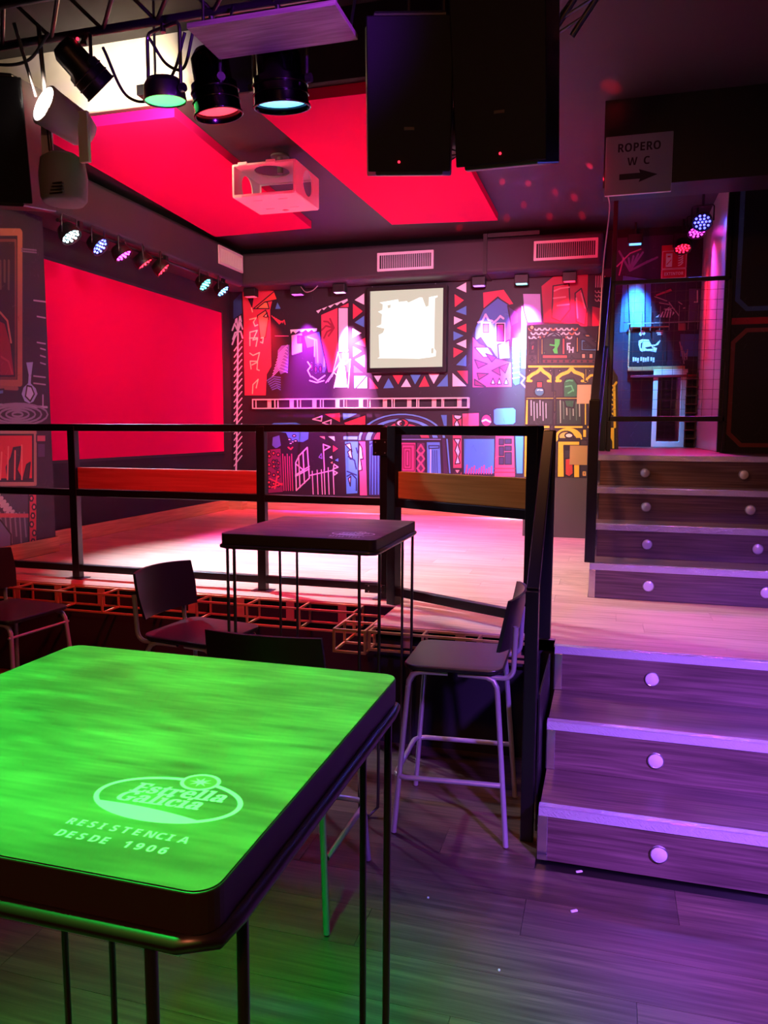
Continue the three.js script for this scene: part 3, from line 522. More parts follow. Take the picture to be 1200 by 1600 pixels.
  f('#6a5020',[-0.597,1.137,-0.601,1.133,-0.61,1.133,-0.614,1.137,-0.61,1.141,-0.602,1.141]);
  f('#6a5020',[-0.549,1.189,-0.553,1.184,-0.562,1.184,-0.566,1.188,-0.562,1.193,-0.553,1.193]);
  f('#3b2c33',[-0.464,1.558,-0.127,1.56,-0.124,1.467,-0.461,1.465]);
  l('#f0cc3c',0.05,[-0.429,1.474,-0.426,1.494,-0.415,1.512,-0.398,1.527,-0.375,1.538,-0.349,1.544,-0.321,1.544,-0.295,1.539,-0.272,1.528,-0.254,1.513,-0.242,1.495,-0.238,1.476]);
  f('#e8c060',[-0.288,1.494,-0.291,1.478,-0.302,1.464,-0.319,1.453,-0.339,1.448,-0.362,1.447,-0.383,1.453,-0.4,1.463,-0.412,1.477,-0.416,1.493,-0.413,1.509,-0.402,1.523,-0.385,1.534,-0.364,1.539,-0.342,1.539,-0.321,1.534,-0.304,1.524,-0.292,1.51]);
  f('#efe6d0',[-0.292,1.503,-0.294,1.495,-0.3,1.489,-0.309,1.484,-0.32,1.481,-0.332,1.481,-0.343,1.483,-0.353,1.488,-0.359,1.495,-0.361,1.503,-0.359,1.51,-0.354,1.517,-0.344,1.522,-0.333,1.525,-0.321,1.525,-0.31,1.522,-0.3,1.517,-0.294,1.511]);
  f('#3b2c33',[-0.416,1.474,-0.233,1.476,-0.232,1.457,-0.415,1.456]);
  f('#f0cc3c',[-0.213,1.559,-0.177,1.559,-0.175,1.485,-0.211,1.485]);
  f('#f0cc3c',[-0.168,1.559,-0.145,1.559,-0.143,1.485,-0.166,1.485]);
  f('#f0cc3c',[-0.424,1.454,-0.232,1.455,-0.231,1.415,-0.368,1.414,-0.356,1.132,-0.42,1.13]);
  f('#3b2c33',[-0.228,1.462,-0.169,1.462,-0.168,1.416,-0.227,1.415]);
  f('#efe6e6',[-0.366,1.414,-0.359,1.414,-0.358,1.376,-0.365,1.376]);
  f('#efe6e6',[-0.351,1.414,-0.343,1.414,-0.342,1.377,-0.35,1.377]);
  f('#efe6e6',[-0.335,1.414,-0.328,1.414,-0.327,1.377,-0.334,1.377]);
  f('#efe6e6',[-0.319,1.414,-0.312,1.414,-0.311,1.377,-0.318,1.377]);
  f('#efe6e6',[-0.304,1.414,-0.297,1.414,-0.296,1.377,-0.303,1.377]);
  f('#34303a',[-0.365,1.376,-0.285,1.377,-0.282,1.293,-0.363,1.292]);
  f('#c8403a',[-0.356,1.297,-0.287,1.307,-0.28,1.166,-0.314,1.137,-0.352,1.155]);
  f('#f0cc3c',[-0.281,1.251,-0.226,1.252,-0.223,1.13,-0.277,1.129]);
  f('#f0cc3c',[-0.161,1.253,-0.14,1.253,-0.136,1.122,-0.157,1.122]);
  f('#2c2430',[-0.222,1.252,-0.163,1.253,-0.159,1.131,-0.218,1.13]);
  l('#d8a85a',0.012,[-0.195,1.182,-0.177,1.182,-0.176,1.154,-0.194,1.154,-0.195,1.182]);
  f('#f0cc3c',[-0.003,1.578,0.059,1.578,0.066,1.386,0.003,1.385]);
  f('#3b2c33',[-0.0,1.496,0.02,1.486,0.037,1.45,0.039,1.385,0.003,1.385]);
  l('#efe6d0',0.01,[0.003,1.459,0.005,1.394]);
  l('#f0cc3c',0.012,[0.002,1.944,0.029,1.934]);
  l('#f0cc3c',0.012,[0.031,1.902,0.031,1.893]);
  l('#f0cc3c',0.012,[0.025,1.862,0.032,1.852]);
  l('#f0cc3c',0.012,[0.018,1.821,0.033,1.811]);
  l('#f0cc3c',0.012,[0.012,1.78,0.035,1.77]);
  l('#f0cc3c',0.012,[0.04,1.738,0.036,1.729]);
  l('#f0cc3c',0.012,[0.034,1.697,0.038,1.688]);
  l('#f0cc3c',0.012,[0.027,1.656,0.039,1.647]);
  l('#f0cc3c',0.02,[0.059,1.961,0.042,1.934,0.059,1.578]);
};
const paintCorridor = ({ f, l }) => {
  f('#4a5fb0',[0.093,3.13,0.377,3.073,0.397,2.578,0.081,2.545]);
  f('#7aa0d8',[0.149,3.041,0.317,3.033,0.335,2.559,0.187,2.563]);
  l('#7a4a8a',0.02,[0.165,3.169,0.053,3.368]);
  l('#7a4a8a',0.02,[0.165,3.169,0.102,3.278]);
  l('#7a4a8a',0.02,[0.165,3.169,0.148,3.294]);
  l('#7a4a8a',0.02,[0.165,3.169,0.194,3.311]);
  l('#7a4a8a',0.02,[0.165,3.169,0.239,3.328]);
  l('#7a4a8a',0.02,[0.165,3.169,0.284,3.344]);
  l('#7a4a8a',0.02,[0.165,3.169,0.333,3.254]);
  l('#7a4a8a',0.02,[0.165,3.169,0.378,3.271]);
  l('#7a4a8a',0.02,[0.165,3.169,0.423,3.287]);
  l('#c05a9a',0.014,[0.037,3.219,0.159,3.341,0.262,3.377]);
  l('#c05a9a',0.014,[0.061,3.132,0.097,3.301]);
  f('#b83a5a',[0.414,2.922,0.567,2.979,0.588,2.946,0.426,2.896]);
  f('#e0d4e4',[0.413,2.69,0.553,2.798,0.618,2.732,0.579,2.68]);
  l('#3a2240',0.014,[0.465,2.695,0.489,2.758]);
  l('#3a2240',0.014,[0.494,2.694,0.514,2.757]);
  l('#3a2240',0.014,[0.523,2.692,0.539,2.756]);
  l('#3a2240',0.014,[0.552,2.691,0.563,2.755]);
  l('#3a2240',0.014,[0.58,2.69,0.588,2.754]);
  f('#5a4a78',[0.73,2.971,0.891,2.964,0.906,2.626,0.744,2.631]);
  l('#e0d0d8',0.012,[0.816,2.942,0.821,2.83,0.793,2.831]);
  f('#48609c',[0.667,2.527,0.911,2.52,0.922,2.285,0.677,2.29]);
  f('#a05a60',[0.642,2.635,0.724,2.632,0.728,2.546,0.646,2.549]);
  f('#3c5c98',[0.911,2.52,0.992,2.517,1.0,2.326,0.92,2.328]);
  l('#9a8a98',0.012,[0.671,2.441,0.721,2.225]);
  l('#9a8a98',0.012,[0.689,2.398,0.728,2.259]);
  l('#9a8a98',0.012,[0.707,2.354,0.734,2.293]);
  l('#9a8a98',0.012,[0.725,2.311,0.741,2.327]);
  l('#9a8a98',0.012,[0.744,2.267,0.748,2.362]);
  l('#b89aa0',0.01,[0.415,2.9,0.531,2.853]);
  l('#b89aa0',0.01,[0.463,2.836,0.561,2.815]);
  l('#b89aa0',0.01,[0.511,2.772,0.591,2.778]);
  l('#b89aa0',0.01,[0.554,2.837,0.622,2.74]);
  l('#b89aa0',0.01,[0.602,2.773,0.652,2.703]);
  l('#b89aa0',0.01,[0.644,2.837,0.676,2.815]);
  l('#b89aa0',0.01,[0.692,2.774,0.706,2.777]);
};
const paintPillar = ({ f, l }) => {
  l('#a0624a',0.05,[4.36,2.857,4.791,2.959,4.721,1.876,4.292,1.851,4.36,2.857]);
  f('#2c1c20',[4.389,2.817,4.749,2.899,4.685,1.908,4.326,1.885]);
  l('#6a3a30',0.02,[4.394,2.81,4.744,2.89,4.681,1.911,4.332,1.889,4.394,2.81]);
  f('#8a2030',[4.344,2.16,4.515,2.31,4.603,2.289,4.651,2.144,4.672,1.924,4.327,1.901]);
  f('#c09a86',[4.44,2.494,4.518,2.523,4.54,2.429,4.498,2.324,4.43,2.331]);
  l('#5a4a38',0.02,[4.389,2.675,4.393,2.549]);
  l('#5a4a38',0.02,[4.428,2.683,4.426,2.506]);
  l('#5a4a38',0.02,[4.466,2.691,4.466,2.559]);
  l('#5a4a38',0.02,[4.506,2.699,4.5,2.515]);
  l('#5a4a38',0.02,[4.546,2.707,4.541,2.569]);
  l('#5a4a38',0.02,[4.586,2.715,4.576,2.525]);
  l('#5a4a38',0.02,[4.627,2.724,4.618,2.58]);
  l('#5a4a38',0.02,[4.668,2.732,4.653,2.535]);
  l('#c07a62',0.018,[4.562,2.358,4.627,2.309,4.652,2.161]);
  l('#a83a40',0.016,[4.553,2.05,4.62,2.022,4.649,1.94]);
  l('#8a5a4a',0.03,[4.291,1.832,4.69,1.836]);
  f('#9fb0dc',[4.787,2.036,4.874,2.047,4.847,1.936,4.839,1.883,4.887,1.85,4.905,1.806,4.855,1.742,4.809,1.726,4.756,1.742,4.726,1.798,4.751,1.851,4.799,1.884,4.808,1.942]);
  f('#c4d0ee',[4.793,1.862,4.837,1.856,4.864,1.804,4.818,1.749,4.771,1.783]);
  f('#5a7ab0',[4.46,1.811,4.561,1.824,4.559,1.791,4.458,1.774]);
  l('#b0a8c0',0.018,[4.283,1.714,4.995,1.71]);
  l('#b0a8c0',0.014,[4.956,1.799,4.951,1.718]);
  l('#8c8098',0.016,[4.736,1.65,4.732,1.645,4.724,1.64,4.711,1.637,4.695,1.634,4.677,1.634,4.661,1.635,4.647,1.637,4.636,1.641,4.631,1.646,4.631,1.651,4.637,1.656,4.648,1.66,4.663,1.663,4.679,1.665,4.697,1.665,4.712,1.663,4.725,1.66,4.733,1.655,4.736,1.65]);
  l('#8c8098',0.016,[4.799,1.652,4.792,1.641,4.773,1.632,4.744,1.624,4.709,1.619,4.671,1.618,4.635,1.62,4.605,1.625,4.583,1.633,4.571,1.642,4.572,1.652,4.585,1.662,4.608,1.67,4.639,1.677,4.675,1.68,4.713,1.68,4.748,1.677,4.776,1.671,4.794,1.662,4.799,1.652]);
  l('#8c8098',0.016,[4.865,1.653,4.854,1.637,4.823,1.623,4.778,1.611,4.723,1.604,4.665,1.602,4.61,1.606,4.563,1.613,4.53,1.625,4.513,1.638,4.514,1.653,4.533,1.668,4.568,1.681,4.615,1.69,4.671,1.696,4.729,1.696,4.783,1.691,4.827,1.682,4.856,1.668,4.865,1.653]);
  l('#8c8098',0.016,[4.931,1.654,4.916,1.633,4.875,1.613,4.813,1.598,4.738,1.589,4.659,1.587,4.585,1.591,4.522,1.601,4.478,1.617,4.456,1.635,4.457,1.655,4.482,1.674,4.528,1.691,4.592,1.704,4.667,1.711,4.746,1.712,4.819,1.705,4.88,1.693,4.919,1.675,4.931,1.654]);
  l('#8c8098',0.016,[4.999,1.655,4.98,1.629,4.927,1.604,4.848,1.585,4.752,1.574,4.653,1.571,4.56,1.577,4.482,1.59,4.427,1.609,4.4,1.632,4.401,1.656,4.432,1.68,4.489,1.701,4.569,1.717,4.663,1.726,4.762,1.727,4.856,1.72,4.933,1.704,4.983,1.682,4.999,1.655]);
  l('#a898a8',0.012,[4.903,2.494,5.026,2.503]);
  l('#a898a8',0.012,[4.931,2.381,5.018,2.382]);
  l('#a898a8',0.012,[4.919,2.189,5.006,2.188]);
  l('#a898a8',0.012,[4.952,2.148,5.003,2.143]);
  l('#a898a8',0.012,[4.948,2.095,5.0,2.088]);
  l('#a898a8',0.012,[4.945,2.041,4.997,2.034]);
  l('#a898a8',0.012,[4.867,1.937,4.99,1.935]);
  l('#a898a8',0.012,[4.864,1.884,4.987,1.88]);
  l('#6a5a70',0.012,[4.802,2.844,4.951,2.866]);
  l('#6a5a70',0.012,[4.801,2.827,4.95,2.849]);
  l('#b08070',0.03,[4.27,1.523,4.856,1.522,4.832,1.132,4.246,1.171,4.27,1.523]);
  f('#e0343e',[4.29,1.504,4.827,1.501,4.806,1.17,4.269,1.202]);
  f('#3a1a24',[4.554,1.185,4.548,1.272,4.599,1.338,4.627,1.407,4.699,1.414,4.681,1.318,4.652,1.249,4.696,1.177]);
  f('#3a1a24',[4.708,1.176,4.751,1.28,4.789,1.296,4.764,1.172]);
  l('#f07a70',0.016,[4.354,1.197,4.387,1.371]);
  l('#f07a70',0.016,[4.419,1.193,4.451,1.407]);
  l('#f07a70',0.016,[4.486,1.189,4.512,1.377]);
  l('#f07a70',0.016,[4.554,1.185,4.578,1.415]);
  l('#f07a70',0.016,[4.624,1.181,4.642,1.384]);
  l('#f07a70',0.016,[4.696,1.177,4.711,1.423]);
  f('#c05a66',[4.87,1.501,4.969,1.5,4.965,1.445,4.867,1.447]);
  f('#4a3a58',[4.874,1.438,4.96,1.436,4.953,1.327,4.867,1.329]);
  f('#4a4258',[4.242,1.106,4.757,1.065,4.73,0.636,4.216,0.714]);
  l('#d8ccd8',0.03,[4.411,1.076,4.467,1.08]);
  l('#d8ccd8',0.03,[4.436,1.05,4.493,1.054]);
  l('#d8ccd8',0.03,[4.461,1.024,4.518,1.027]);
  l('#d8ccd8',0.03,[4.487,0.998,4.544,1.001]);
  l('#d8ccd8',0.03,[4.512,0.971,4.571,0.974]);
  l('#d8ccd8',0.03,[4.538,0.944,4.597,0.947]);
  l('#d8ccd8',0.03,[4.564,0.917,4.624,0.92]);
  l('#8a7a90',0.016,[4.338,0.965,4.339,0.712]);
  l('#8a7a90',0.016,[4.382,0.96,4.386,0.755]);
  l('#8a7a90',0.016,[4.425,0.956,4.433,0.798]);
  l('#8a7a90',0.016,[4.47,0.951,4.474,0.739]);
  l('#8a7a90',0.016,[4.515,0.947,4.523,0.782]);
  l('#8a7a90',0.016,[4.561,0.942,4.566,0.722]);
  l('#8a7a90',0.016,[4.608,0.937,4.616,0.767]);
  l('#8a7a90',0.016,[4.656,0.932,4.661,0.705]);
  l('#8a7a90',0.016,[4.704,0.927,4.712,0.75]);
  f('#6a6a94',[4.333,0.882,4.467,0.9,4.563,0.784,4.555,0.662,4.321,0.698]);
  l('#d05a66',0.03,[4.337,0.948,4.752,0.901]);
  f('#c83a4a',[4.762,1.065,4.843,1.059,4.816,0.632,4.736,0.644]);
  f('#e06a72',[4.805,1.026,4.794,1.008,4.774,1.009,4.765,1.029,4.776,1.047,4.796,1.045]);
  f('#e06a72',[4.829,0.958,4.817,0.94,4.797,0.942,4.788,0.962,4.8,0.98,4.82,0.978]);
  f('#e06a72',[4.812,0.894,4.801,0.877,4.781,0.879,4.772,0.898,4.783,0.916,4.803,0.914]);
  f('#e06a72',[4.795,0.831,4.784,0.813,4.764,0.815,4.755,0.835,4.766,0.853,4.786,0.85]);
  f('#e06a72',[4.819,0.762,4.808,0.744,4.787,0.747,4.779,0.767,4.79,0.785,4.81,0.782]);
  f('#e06a72',[4.802,0.698,4.791,0.681,4.771,0.684,4.762,0.704,4.773,0.721,4.793,0.718]);
};
// ---------------------------------------------------------------- helpers
let seed = 7;
const rnd = () => { seed = (seed + 0x6d2b79f5) | 0; let t = Math.imul(seed ^ (seed >>> 15), 1 | seed); t = (t + Math.imul(t ^ (t >>> 7), 61 | t)) ^ t; return ((t ^ (t >>> 14)) >>> 0) / 4294967296; };
const taken = new Map();
function numbered(n) { const k = taken.get(n) ?? 0; taken.set(n, k + 1); return k ? `${n}_${String(k).padStart(3, '0')}` : n; }
const shade = (o) => { o.castShadow = true; o.receiveShadow = true; return o; };
function put(name, geo, m, parent) { const o = shade(new THREE.Mesh(Array.isArray(geo) ? join(geo) : geo, m)); o.name = parent ? name : numbered(name); (parent ?? scene).add(o); return o; }
function tag(o, label, category, group, kind) { Object.assign(o.userData, { label, category }); if (group) o.userData.group = group; if (kind) o.userData.kind = kind; return o; }
function thing(name, label, category, at = [0, 0, 0], turn = 0, group) { const o = new THREE.Group(); o.name = numbered(name); o.position.set(...at); o.rotation.y = turn; scene.add(o); return tag(o, label, category, group); }
function struct(name, geo, m, label, category) { const o = put(name, geo, m); o.userData.kind = 'structure'; o.userData.label = label; o.userData.category = category; return o; }
function copyOf(src, label, at, turn = 0) { const c = src.clone(); c.name = numbered(src.name.replace(/_\d{3}$/, '')); c.userData = { ...src.userData, label }; c.position.set(...at); c.rotation.y = turn; scene.add(c); return c; }
function join(list) {
  const l = list.map((g) => { const h = g.index ? g.toNonIndexed() : g.clone(); for (const k of Object.keys(h.attributes)) if (!['position', 'normal', 'uv'].includes(k)) h.deleteAttribute(k); return h; });
  return mergeGeometries(l);
}
// uv in metres from the faces' own directions
function metric(g) {
  const h = g.index ? g.toNonIndexed() : g, p = h.attributes.position, n = h.attributes.normal, uv = new Float32Array(p.count * 2);
  for (let i = 0; i < p.count; i++) {
    const a = Math.abs(n.getX(i)), b = Math.abs(n.getY(i)), c = Math.abs(n.getZ(i));
    const q = b >= a && b >= c ? [p.getX(i), p.getZ(i)] : a >= c ? [p.getZ(i), p.getY(i)] : [p.getX(i), p.getY(i)];
    uv[2 * i] = q[0]; uv[2 * i + 1] = q[1];
  }
  h.setAttribute('uv', new THREE.BufferAttribute(uv, 2)); return h;
}
const box = (x0, x1, y0, y1, z0, z1) => metric(new THREE.BoxGeometry(Math.abs(x1 - x0), Math.abs(y1 - y0), Math.abs(z1 - z0)).translate((x0 + x1) / 2, (y0 + y1) / 2, (z0 + z1) / 2));
const rbox = (x0, x1, y0, y1, z0, z1, r = 0.004) => metric(new RoundedBoxGeometry(Math.abs(x1 - x0), Math.abs(y1 - y0), Math.abs(z1 - z0), 2, r).translate((x0 + x1) / 2, (y0 + y1) / 2, (z0 + z1) / 2));
// square bar from a to b
function bar(a, b, w, h = w, r = 0.003) {
  const A = V(...a), B = V(...b), d = B.clone().sub(A), L = d.length(), g = new RoundedBoxGeometry(w, h, L, 1, Math.min(r, w / 3, h / 3));
  const m = new THREE.Matrix4().lookAt(B, A, Math.abs(d.y) > 0.98 * L ? V(1, 0, 0) : V(0, 1, 0)).setPosition(A.add(B).multiplyScalar(0.5));
  return metric(g.applyMatrix4(m));
}
// round pipe through points with rounded corners
function pipe(pts, r, fillet = 0.03, closed = false, sides = 10) {
  const P = pts.map((p) => V(...p)), path = new THREE.CurvePath(), n = P.length;
  const corner = (i) => { const p = P[(i + n) % n], a = P[(i - 1 + n) % n], b = P[(i + 1) % n]; const f = Math.min(fillet, p.distanceTo(a) * 0.45, p.distanceTo(b) * 0.45); return [p.clone().lerp(a, f / p.distanceTo(a)), p, p.clone().lerp(b, f / p.distanceTo(b))]; };
  let last = closed ? corner(0)[2] : P[0], segs = 0;
  for (let i = 1; i < (closed ? n + 1 : n - 1); i++) { const [a, p, b] = corner(i); path.add(new THREE.LineCurve3(last, a)); path.add(new THREE.QuadraticBezierCurve3(a, p, b)); last = b; segs++; }
  if (!closed) path.add(new THREE.LineCurve3(last, P[n - 1]));
  return new THREE.TubeGeometry(path, Math.max(2, n === 2 ? 1 : 14 * (segs + 1)), r, sides, closed);
}
const rod = (a, b, r, sides = 10) => { const A = V(...a), B = V(...b), d = B.clone().sub(A); return new THREE.CylinderGeometry(r, r, d.length(), sides).applyQuaternion(new THREE.Quaternion().setFromUnitVectors(V(0, 1, 0), d.clone().normalize())).translate(...A.add(B).multiplyScalar(0.5).toArray()); };
const soft = (pts, r, seg = 40, sides = 7) => new THREE.TubeGeometry(new THREE.CatmullRomCurve3(pts.map((p) => V(...p))), seg, r, sides);
// solid between two outlines of a plate, drawn in x and y, thickness along z
function plate(pts, t, holes = [], bevel = 0) {
  const s = new THREE.Shape(pts.map((p) => new THREE.Vector2(...p)));
  for (const h of holes) s.holes.push(h instanceof THREE.Path ? h : new THREE.Path(h.map((p) => new THREE.Vector2(...p))));
  return new THREE.ExtrudeGeometry(s, { depth: t - 2 * bevel, bevelEnabled: bevel > 0, bevelSize: bevel, bevelThickness: bevel, bevelSegments: 2, curveSegments: 10 }).translate(0, 0, bevel);
}
const ring = (x, y, r) => { const p = new THREE.Path(); p.absarc(x, y, r, 0, Math.PI * 2, true); return p; };
const roundRect = (w, h, r, n = 6) => { const o = []; for (const [sx, sy, a0] of [[1, 1, 0], [-1, 1, 90], [-1, -1, 180], [1, -1, 270]]) for (let k = 0; k <= n; k++) { const a = rad(a0 + (90 * k) / n); o.push([sx * (w / 2 - r) + r * Math.cos(a), sy * (h / 2 - r) + r * Math.sin(a)]); } return o; };
function aim(o, from, to) { o.position.set(...from); o.lookAt(...to); return o; }

// ---------------------------------------------------------------- textures
const tex = (c, rep) => { const t = c.getContext ? new THREE.CanvasTexture(c) : c; t.colorSpace = THREE.SRGBColorSpace; t.magFilter = THREE.LinearFilter; if (rep) { t.wrapS = t.wrapT = THREE.RepeatWrapping; t.repeat.set(...rep); } return t; };
const canvas = (w, h) => { const c = document.createElement('canvas'); c.width = w; c.height = h; return c; };
function lattice(w, h, sd) { const s = seed; seed = sd; const a = new Float32Array(w * h).map(() => rnd()); seed = s; return (x, y) => { const xi = Math.floor(x), yi = Math.floor(y), fx = x - xi, fy = y - yi, u = fx * fx * (3 - 2 * fx), v = fy * fy * (3 - 2 * fy), g = (i, j) => a[(((j % h) + h) % h) * w + (((i % w) + w) % w)]; return (g(xi, yi) * (1 - u) + g(xi + 1, yi) * u) * (1 - v) + (g(xi, yi + 1) * (1 - u) + g(xi + 1, yi + 1) * u) * v; }; }
function woodPixels(W, H, dark, light, sd, bands = 1) {
  const a = lattice(8, 64, sd), b = lattice(16, 256, sd + 1), c = lattice(4, 8, sd + 2), d = new Uint8Array(W * H * 4);
  for (let y = 0; y < H; y++) for (let x = 0; x < W; x++) {
    const u = x / W, v = y / H, warp = c(u * 4, v * 8) * 2.2;
    let k = 0.5 * a(u * 8, v * 64 * bands + warp) + 0.3 * b(u * 16, v * 256 * bands + warp) + 0.35 * c(u * 4 + 1.7, v * 8 + 0.4) - 0.08;
    k = Math.min(1, Math.max(0, k * 1.25 - 0.1)); const o = (y * W + x) * 4;
    for (let i = 0; i < 3; i++) d[o + i] = dark[i] + (light[i] - dark[i]) * k; d[o + 3] = 255;
  }
  return d;
}
const dataTex = (d, w, h, rep, color = true) => { const t = new THREE.DataTexture(d, w, h); t.needsUpdate = true; t.magFilter = THREE.LinearFilter; t.wrapS = t.wrapT = THREE.RepeatWrapping; t.repeat.set(...rep); if (color) t.colorSpace = THREE.SRGBColorSpace; return t; };
const woodTex = (dark, light, sd, rep = [1 / 1.6, 1 / 0.6], bands = 1) => dataTex(woodPixels(512, 512, dark, light, sd, bands), 512, 512, rep);
function grainTex(sd, lo, hi, rep, cell = 256) { const W = 256, a = lattice(cell, cell, sd), b = lattice(16, 16, sd + 3), d = new Uint8Array(W * W * 4); for (let i = 0; i < W * W; i++) { const x = i % W, y = (i / W) | 0, k = 0.55 * a((x * cell) / W, (y * cell) / W) + 0.45 * b(x / 16, y / 16), v = lo + (hi - lo) * k; d[i * 4] = d[i * 4 + 1] = d[i * 4 + 2] = v; d[i * 4 + 3] = 255; } return dataTex(d, W, W, rep, false); }
const mat = (color, roughness = 0.6, metalness = 0, more = {}) => new THREE.MeshStandardMaterial({ color, roughness, metalness, ...more });
const phys = (o) => new THREE.MeshPhysicalMaterial(o);

const scuff = grainTex(31, 70, 150, [1.3, 1.3], 64), fineGrain = grainTex(37, 90, 165, [14, 14]);
const M = {
  black: mat('#131114', 0.45), blackMetal: mat('#070608', 0.4, 0.0), blackPaint: mat('#17131a', 0.85, 0, { bumpMap: fineGrain, bumpScale: 0.001 }), plastic: mat('#171419', 0.38, 0, { bumpMap: fineGrain, bumpScale: 0.0003 }),
  chrome: mat('#b4b0b8', 0.35, 0.45), steel: mat('#8f8a8c', 0.32, 1), darkSteel: mat('#5b5352', 0.38, 0.9), alu: mat('#b9b7bc', 0.38, 0.9, { roughnessMap: scuff }),
  ceiling: mat('#2c2024', 0.6, 0, { bumpMap: fineGrain, bumpScale: 0.001 }), ceilingDark: mat('#1c181c', 0.8), duct: mat('#302830', 0.6, 0.1), cream: mat('#cfc6b2', 0.8),
  white: mat('#e4dfe2', 0.5), grey: mat('#8e878e', 0.6), gold: mat('#d2a06c', 0.4, 0.5), goldBlock: mat('#b08060', 0.6), pale: mat('#ecd6cc', 0.45), paleBlock: mat('#d8bcae', 0.6), rope: mat('#201c20', 0.7),
  redWash: phys({ color: '#d60058', roughness: 0.9, specularIntensity: 0.2 }), redFrame: mat('#16121a', 0.6), cabinetGrey: mat('#57504f', 0.8), paper: mat('#cdb089', 0.9), board: mat('#d9c9c2', 0.7, 0, { map: woodTex([150, 128, 124], [226, 208, 200], 91, [1 / 0.9, 1 / 0.5]) }),
  skirt: mat('#ffffff', 0.55, 0, { map: woodTex([166, 116, 74], [214, 164, 112], 17) }),
  railRedLit: mat('#ffffff', 0.5, 0, { map: woodTex([150, 62, 56], [190, 92, 80], 23) }), railOchre: mat('#ffffff', 0.5, 0, { map: woodTex([190, 150, 50], [224, 186, 80], 29) }),
};
const hallWood = [[[56, 42, 36], [108, 86, 74], 3], [[49, 37, 33], [97, 77, 67], 5], [[62, 47, 40], [117, 94, 80], 8]].map((w) => mat('#ffffff', 0.4, 0, { map: woodTex(...w) }));
const stageWood = [[[178, 142, 116], [226, 194, 166], 41], [[170, 136, 110], [220, 188, 160], 43], [[184, 150, 124], [230, 200, 174], 47]].map((w) => mat('#ffffff', 0.42, 0, { map: woodTex(...w) }));
const stairWood = mat('#ffffff', 0.36, 0, { map: woodTex([66, 48, 48], [122, 96, 92], 13, [1 / 1.6, 1 / 0.5]) });

// paint on a wall: a canvas whose strokes are given in metres on the wall
function paint(W, H, x0, x1, y0, y1, base, draw, grime = 0.1) {
  const c = canvas(W, H), g = c.getContext('2d'), X = (x) => ((x - x0) / (x1 - x0)) * W, Y = (y) => H - ((y - y0) / (y1 - y0)) * H, k = W / Math.abs(x1 - x0);
  g.fillStyle = base; g.fillRect(0, 0, W, H); g.lineJoin = 'round'; g.lineCap = 'round';
  const path = (a) => { g.beginPath(); for (let i = 0; i < a.length; i += 2) g[i ? 'lineTo' : 'moveTo'](X(a[i]), Y(a[i + 1])); };
  draw({ g, X, Y, k, f: (col, a) => { path(a); g.closePath(); g.fillStyle = col; g.fill(); g.strokeStyle = '#1d1220'; g.lineWidth = 0.012 * k; g.stroke(); }, l: (col, w, a) => { path(a); g.strokeStyle = col; g.lineWidth = w * k; g.stroke(); } });
  // brush marks and wear
  for (let i = 0; i < 900; i++) { const x = rnd() * W, y = rnd() * H, l = (0.02 + rnd() * 0.08) * k; g.strokeStyle = rnd() < 0.5 ? `rgba(255,245,250,${grime * rnd()})` : `rgba(10,5,15,${grime * rnd() * 1.4})`; g.lineWidth = (0.002 + rnd() * 0.006) * k; g.beginPath(); g.moveTo(x, y); g.lineTo(x + (rnd() - 0.5) * l, y + (rnd() - 0.2) * l); g.stroke(); }
  return tex(c);
}
// a flat painted face spanning a rectangle, with its own uv 0..1
function face(a, b, c, d) { // corners: lower left, lower right, upper right, upper left
  const g = new THREE.BufferGeometry(); g.setAttribute('position', new THREE.Float32BufferAttribute([...a, ...b, ...c, ...a, ...c, ...d], 3)); g.setAttribute('uv', new THREE.Float32BufferAttribute([0, 0, 1, 0, 1, 1, 0, 0, 1, 1, 0, 1], 2)); g.computeVertexNormals(); return g;
}
// ---------------------------------------------------------------- the room
const SY = 0.59, CY = 3.58, PY = 1.38;            // stage, ceiling and landing heights
const LX = -4.35, PX = -4.13, BZ = -8.45, RX = 1.7, FZ = 2.4;
const floorBase = struct('floor', box(PX - 0.3, RX, -0.1, -0.008, -4.0, FZ), M.blackMetal, 'dark brown wood plank floor of the bar area', 'floor');
function plankRows(parent, mats, y, z0, z1, w, len, range, geoms) {
  let row = 0;
  for (let z = z0; z < z1 - 0.01; z += w, row++) {
    const [xa, xb] = range(z + w / 2), zw = Math.min(w, z1 - z);
    for (let x = xa - ((row * 0.37) % 1) * len; x < xb; x += len) {
      const a = Math.max(x, xa), b = Math.min(x + len, xb); if (b - a < 0.05) continue;
      const p = put('plank', geoms[(row * 3 + Math.round(x * 7) + 700) % geoms.length], mats[Math.floor(rnd() * mats.length)], parent);
      p.scale.set((b - a - 0.0014) / len, 1, (zw - 0.0012) / w); p.position.set((a + b) / 2, y, z + zw / 2);
    }
  }
}
const plankGeoms = (len, w) => [0, 1, 2, 3, 4, 5].map((k) => { const g = box(-len / 2, len / 2, -0.008, 0, -w / 2, w / 2), uv = g.attributes.uv; for (let i = 0; i < uv.count; i++) uv.setXY(i, uv.getX(i) + k * 0.71, uv.getY(i) + k * 0.193); return g; });
plankRows(floorBase, hallWood, 0, -3.98, FZ, 0.192, 1.29, (z) => [PX, z < -2.7 ? -0.2 : RX], plankGeoms(1.29, 0.192));

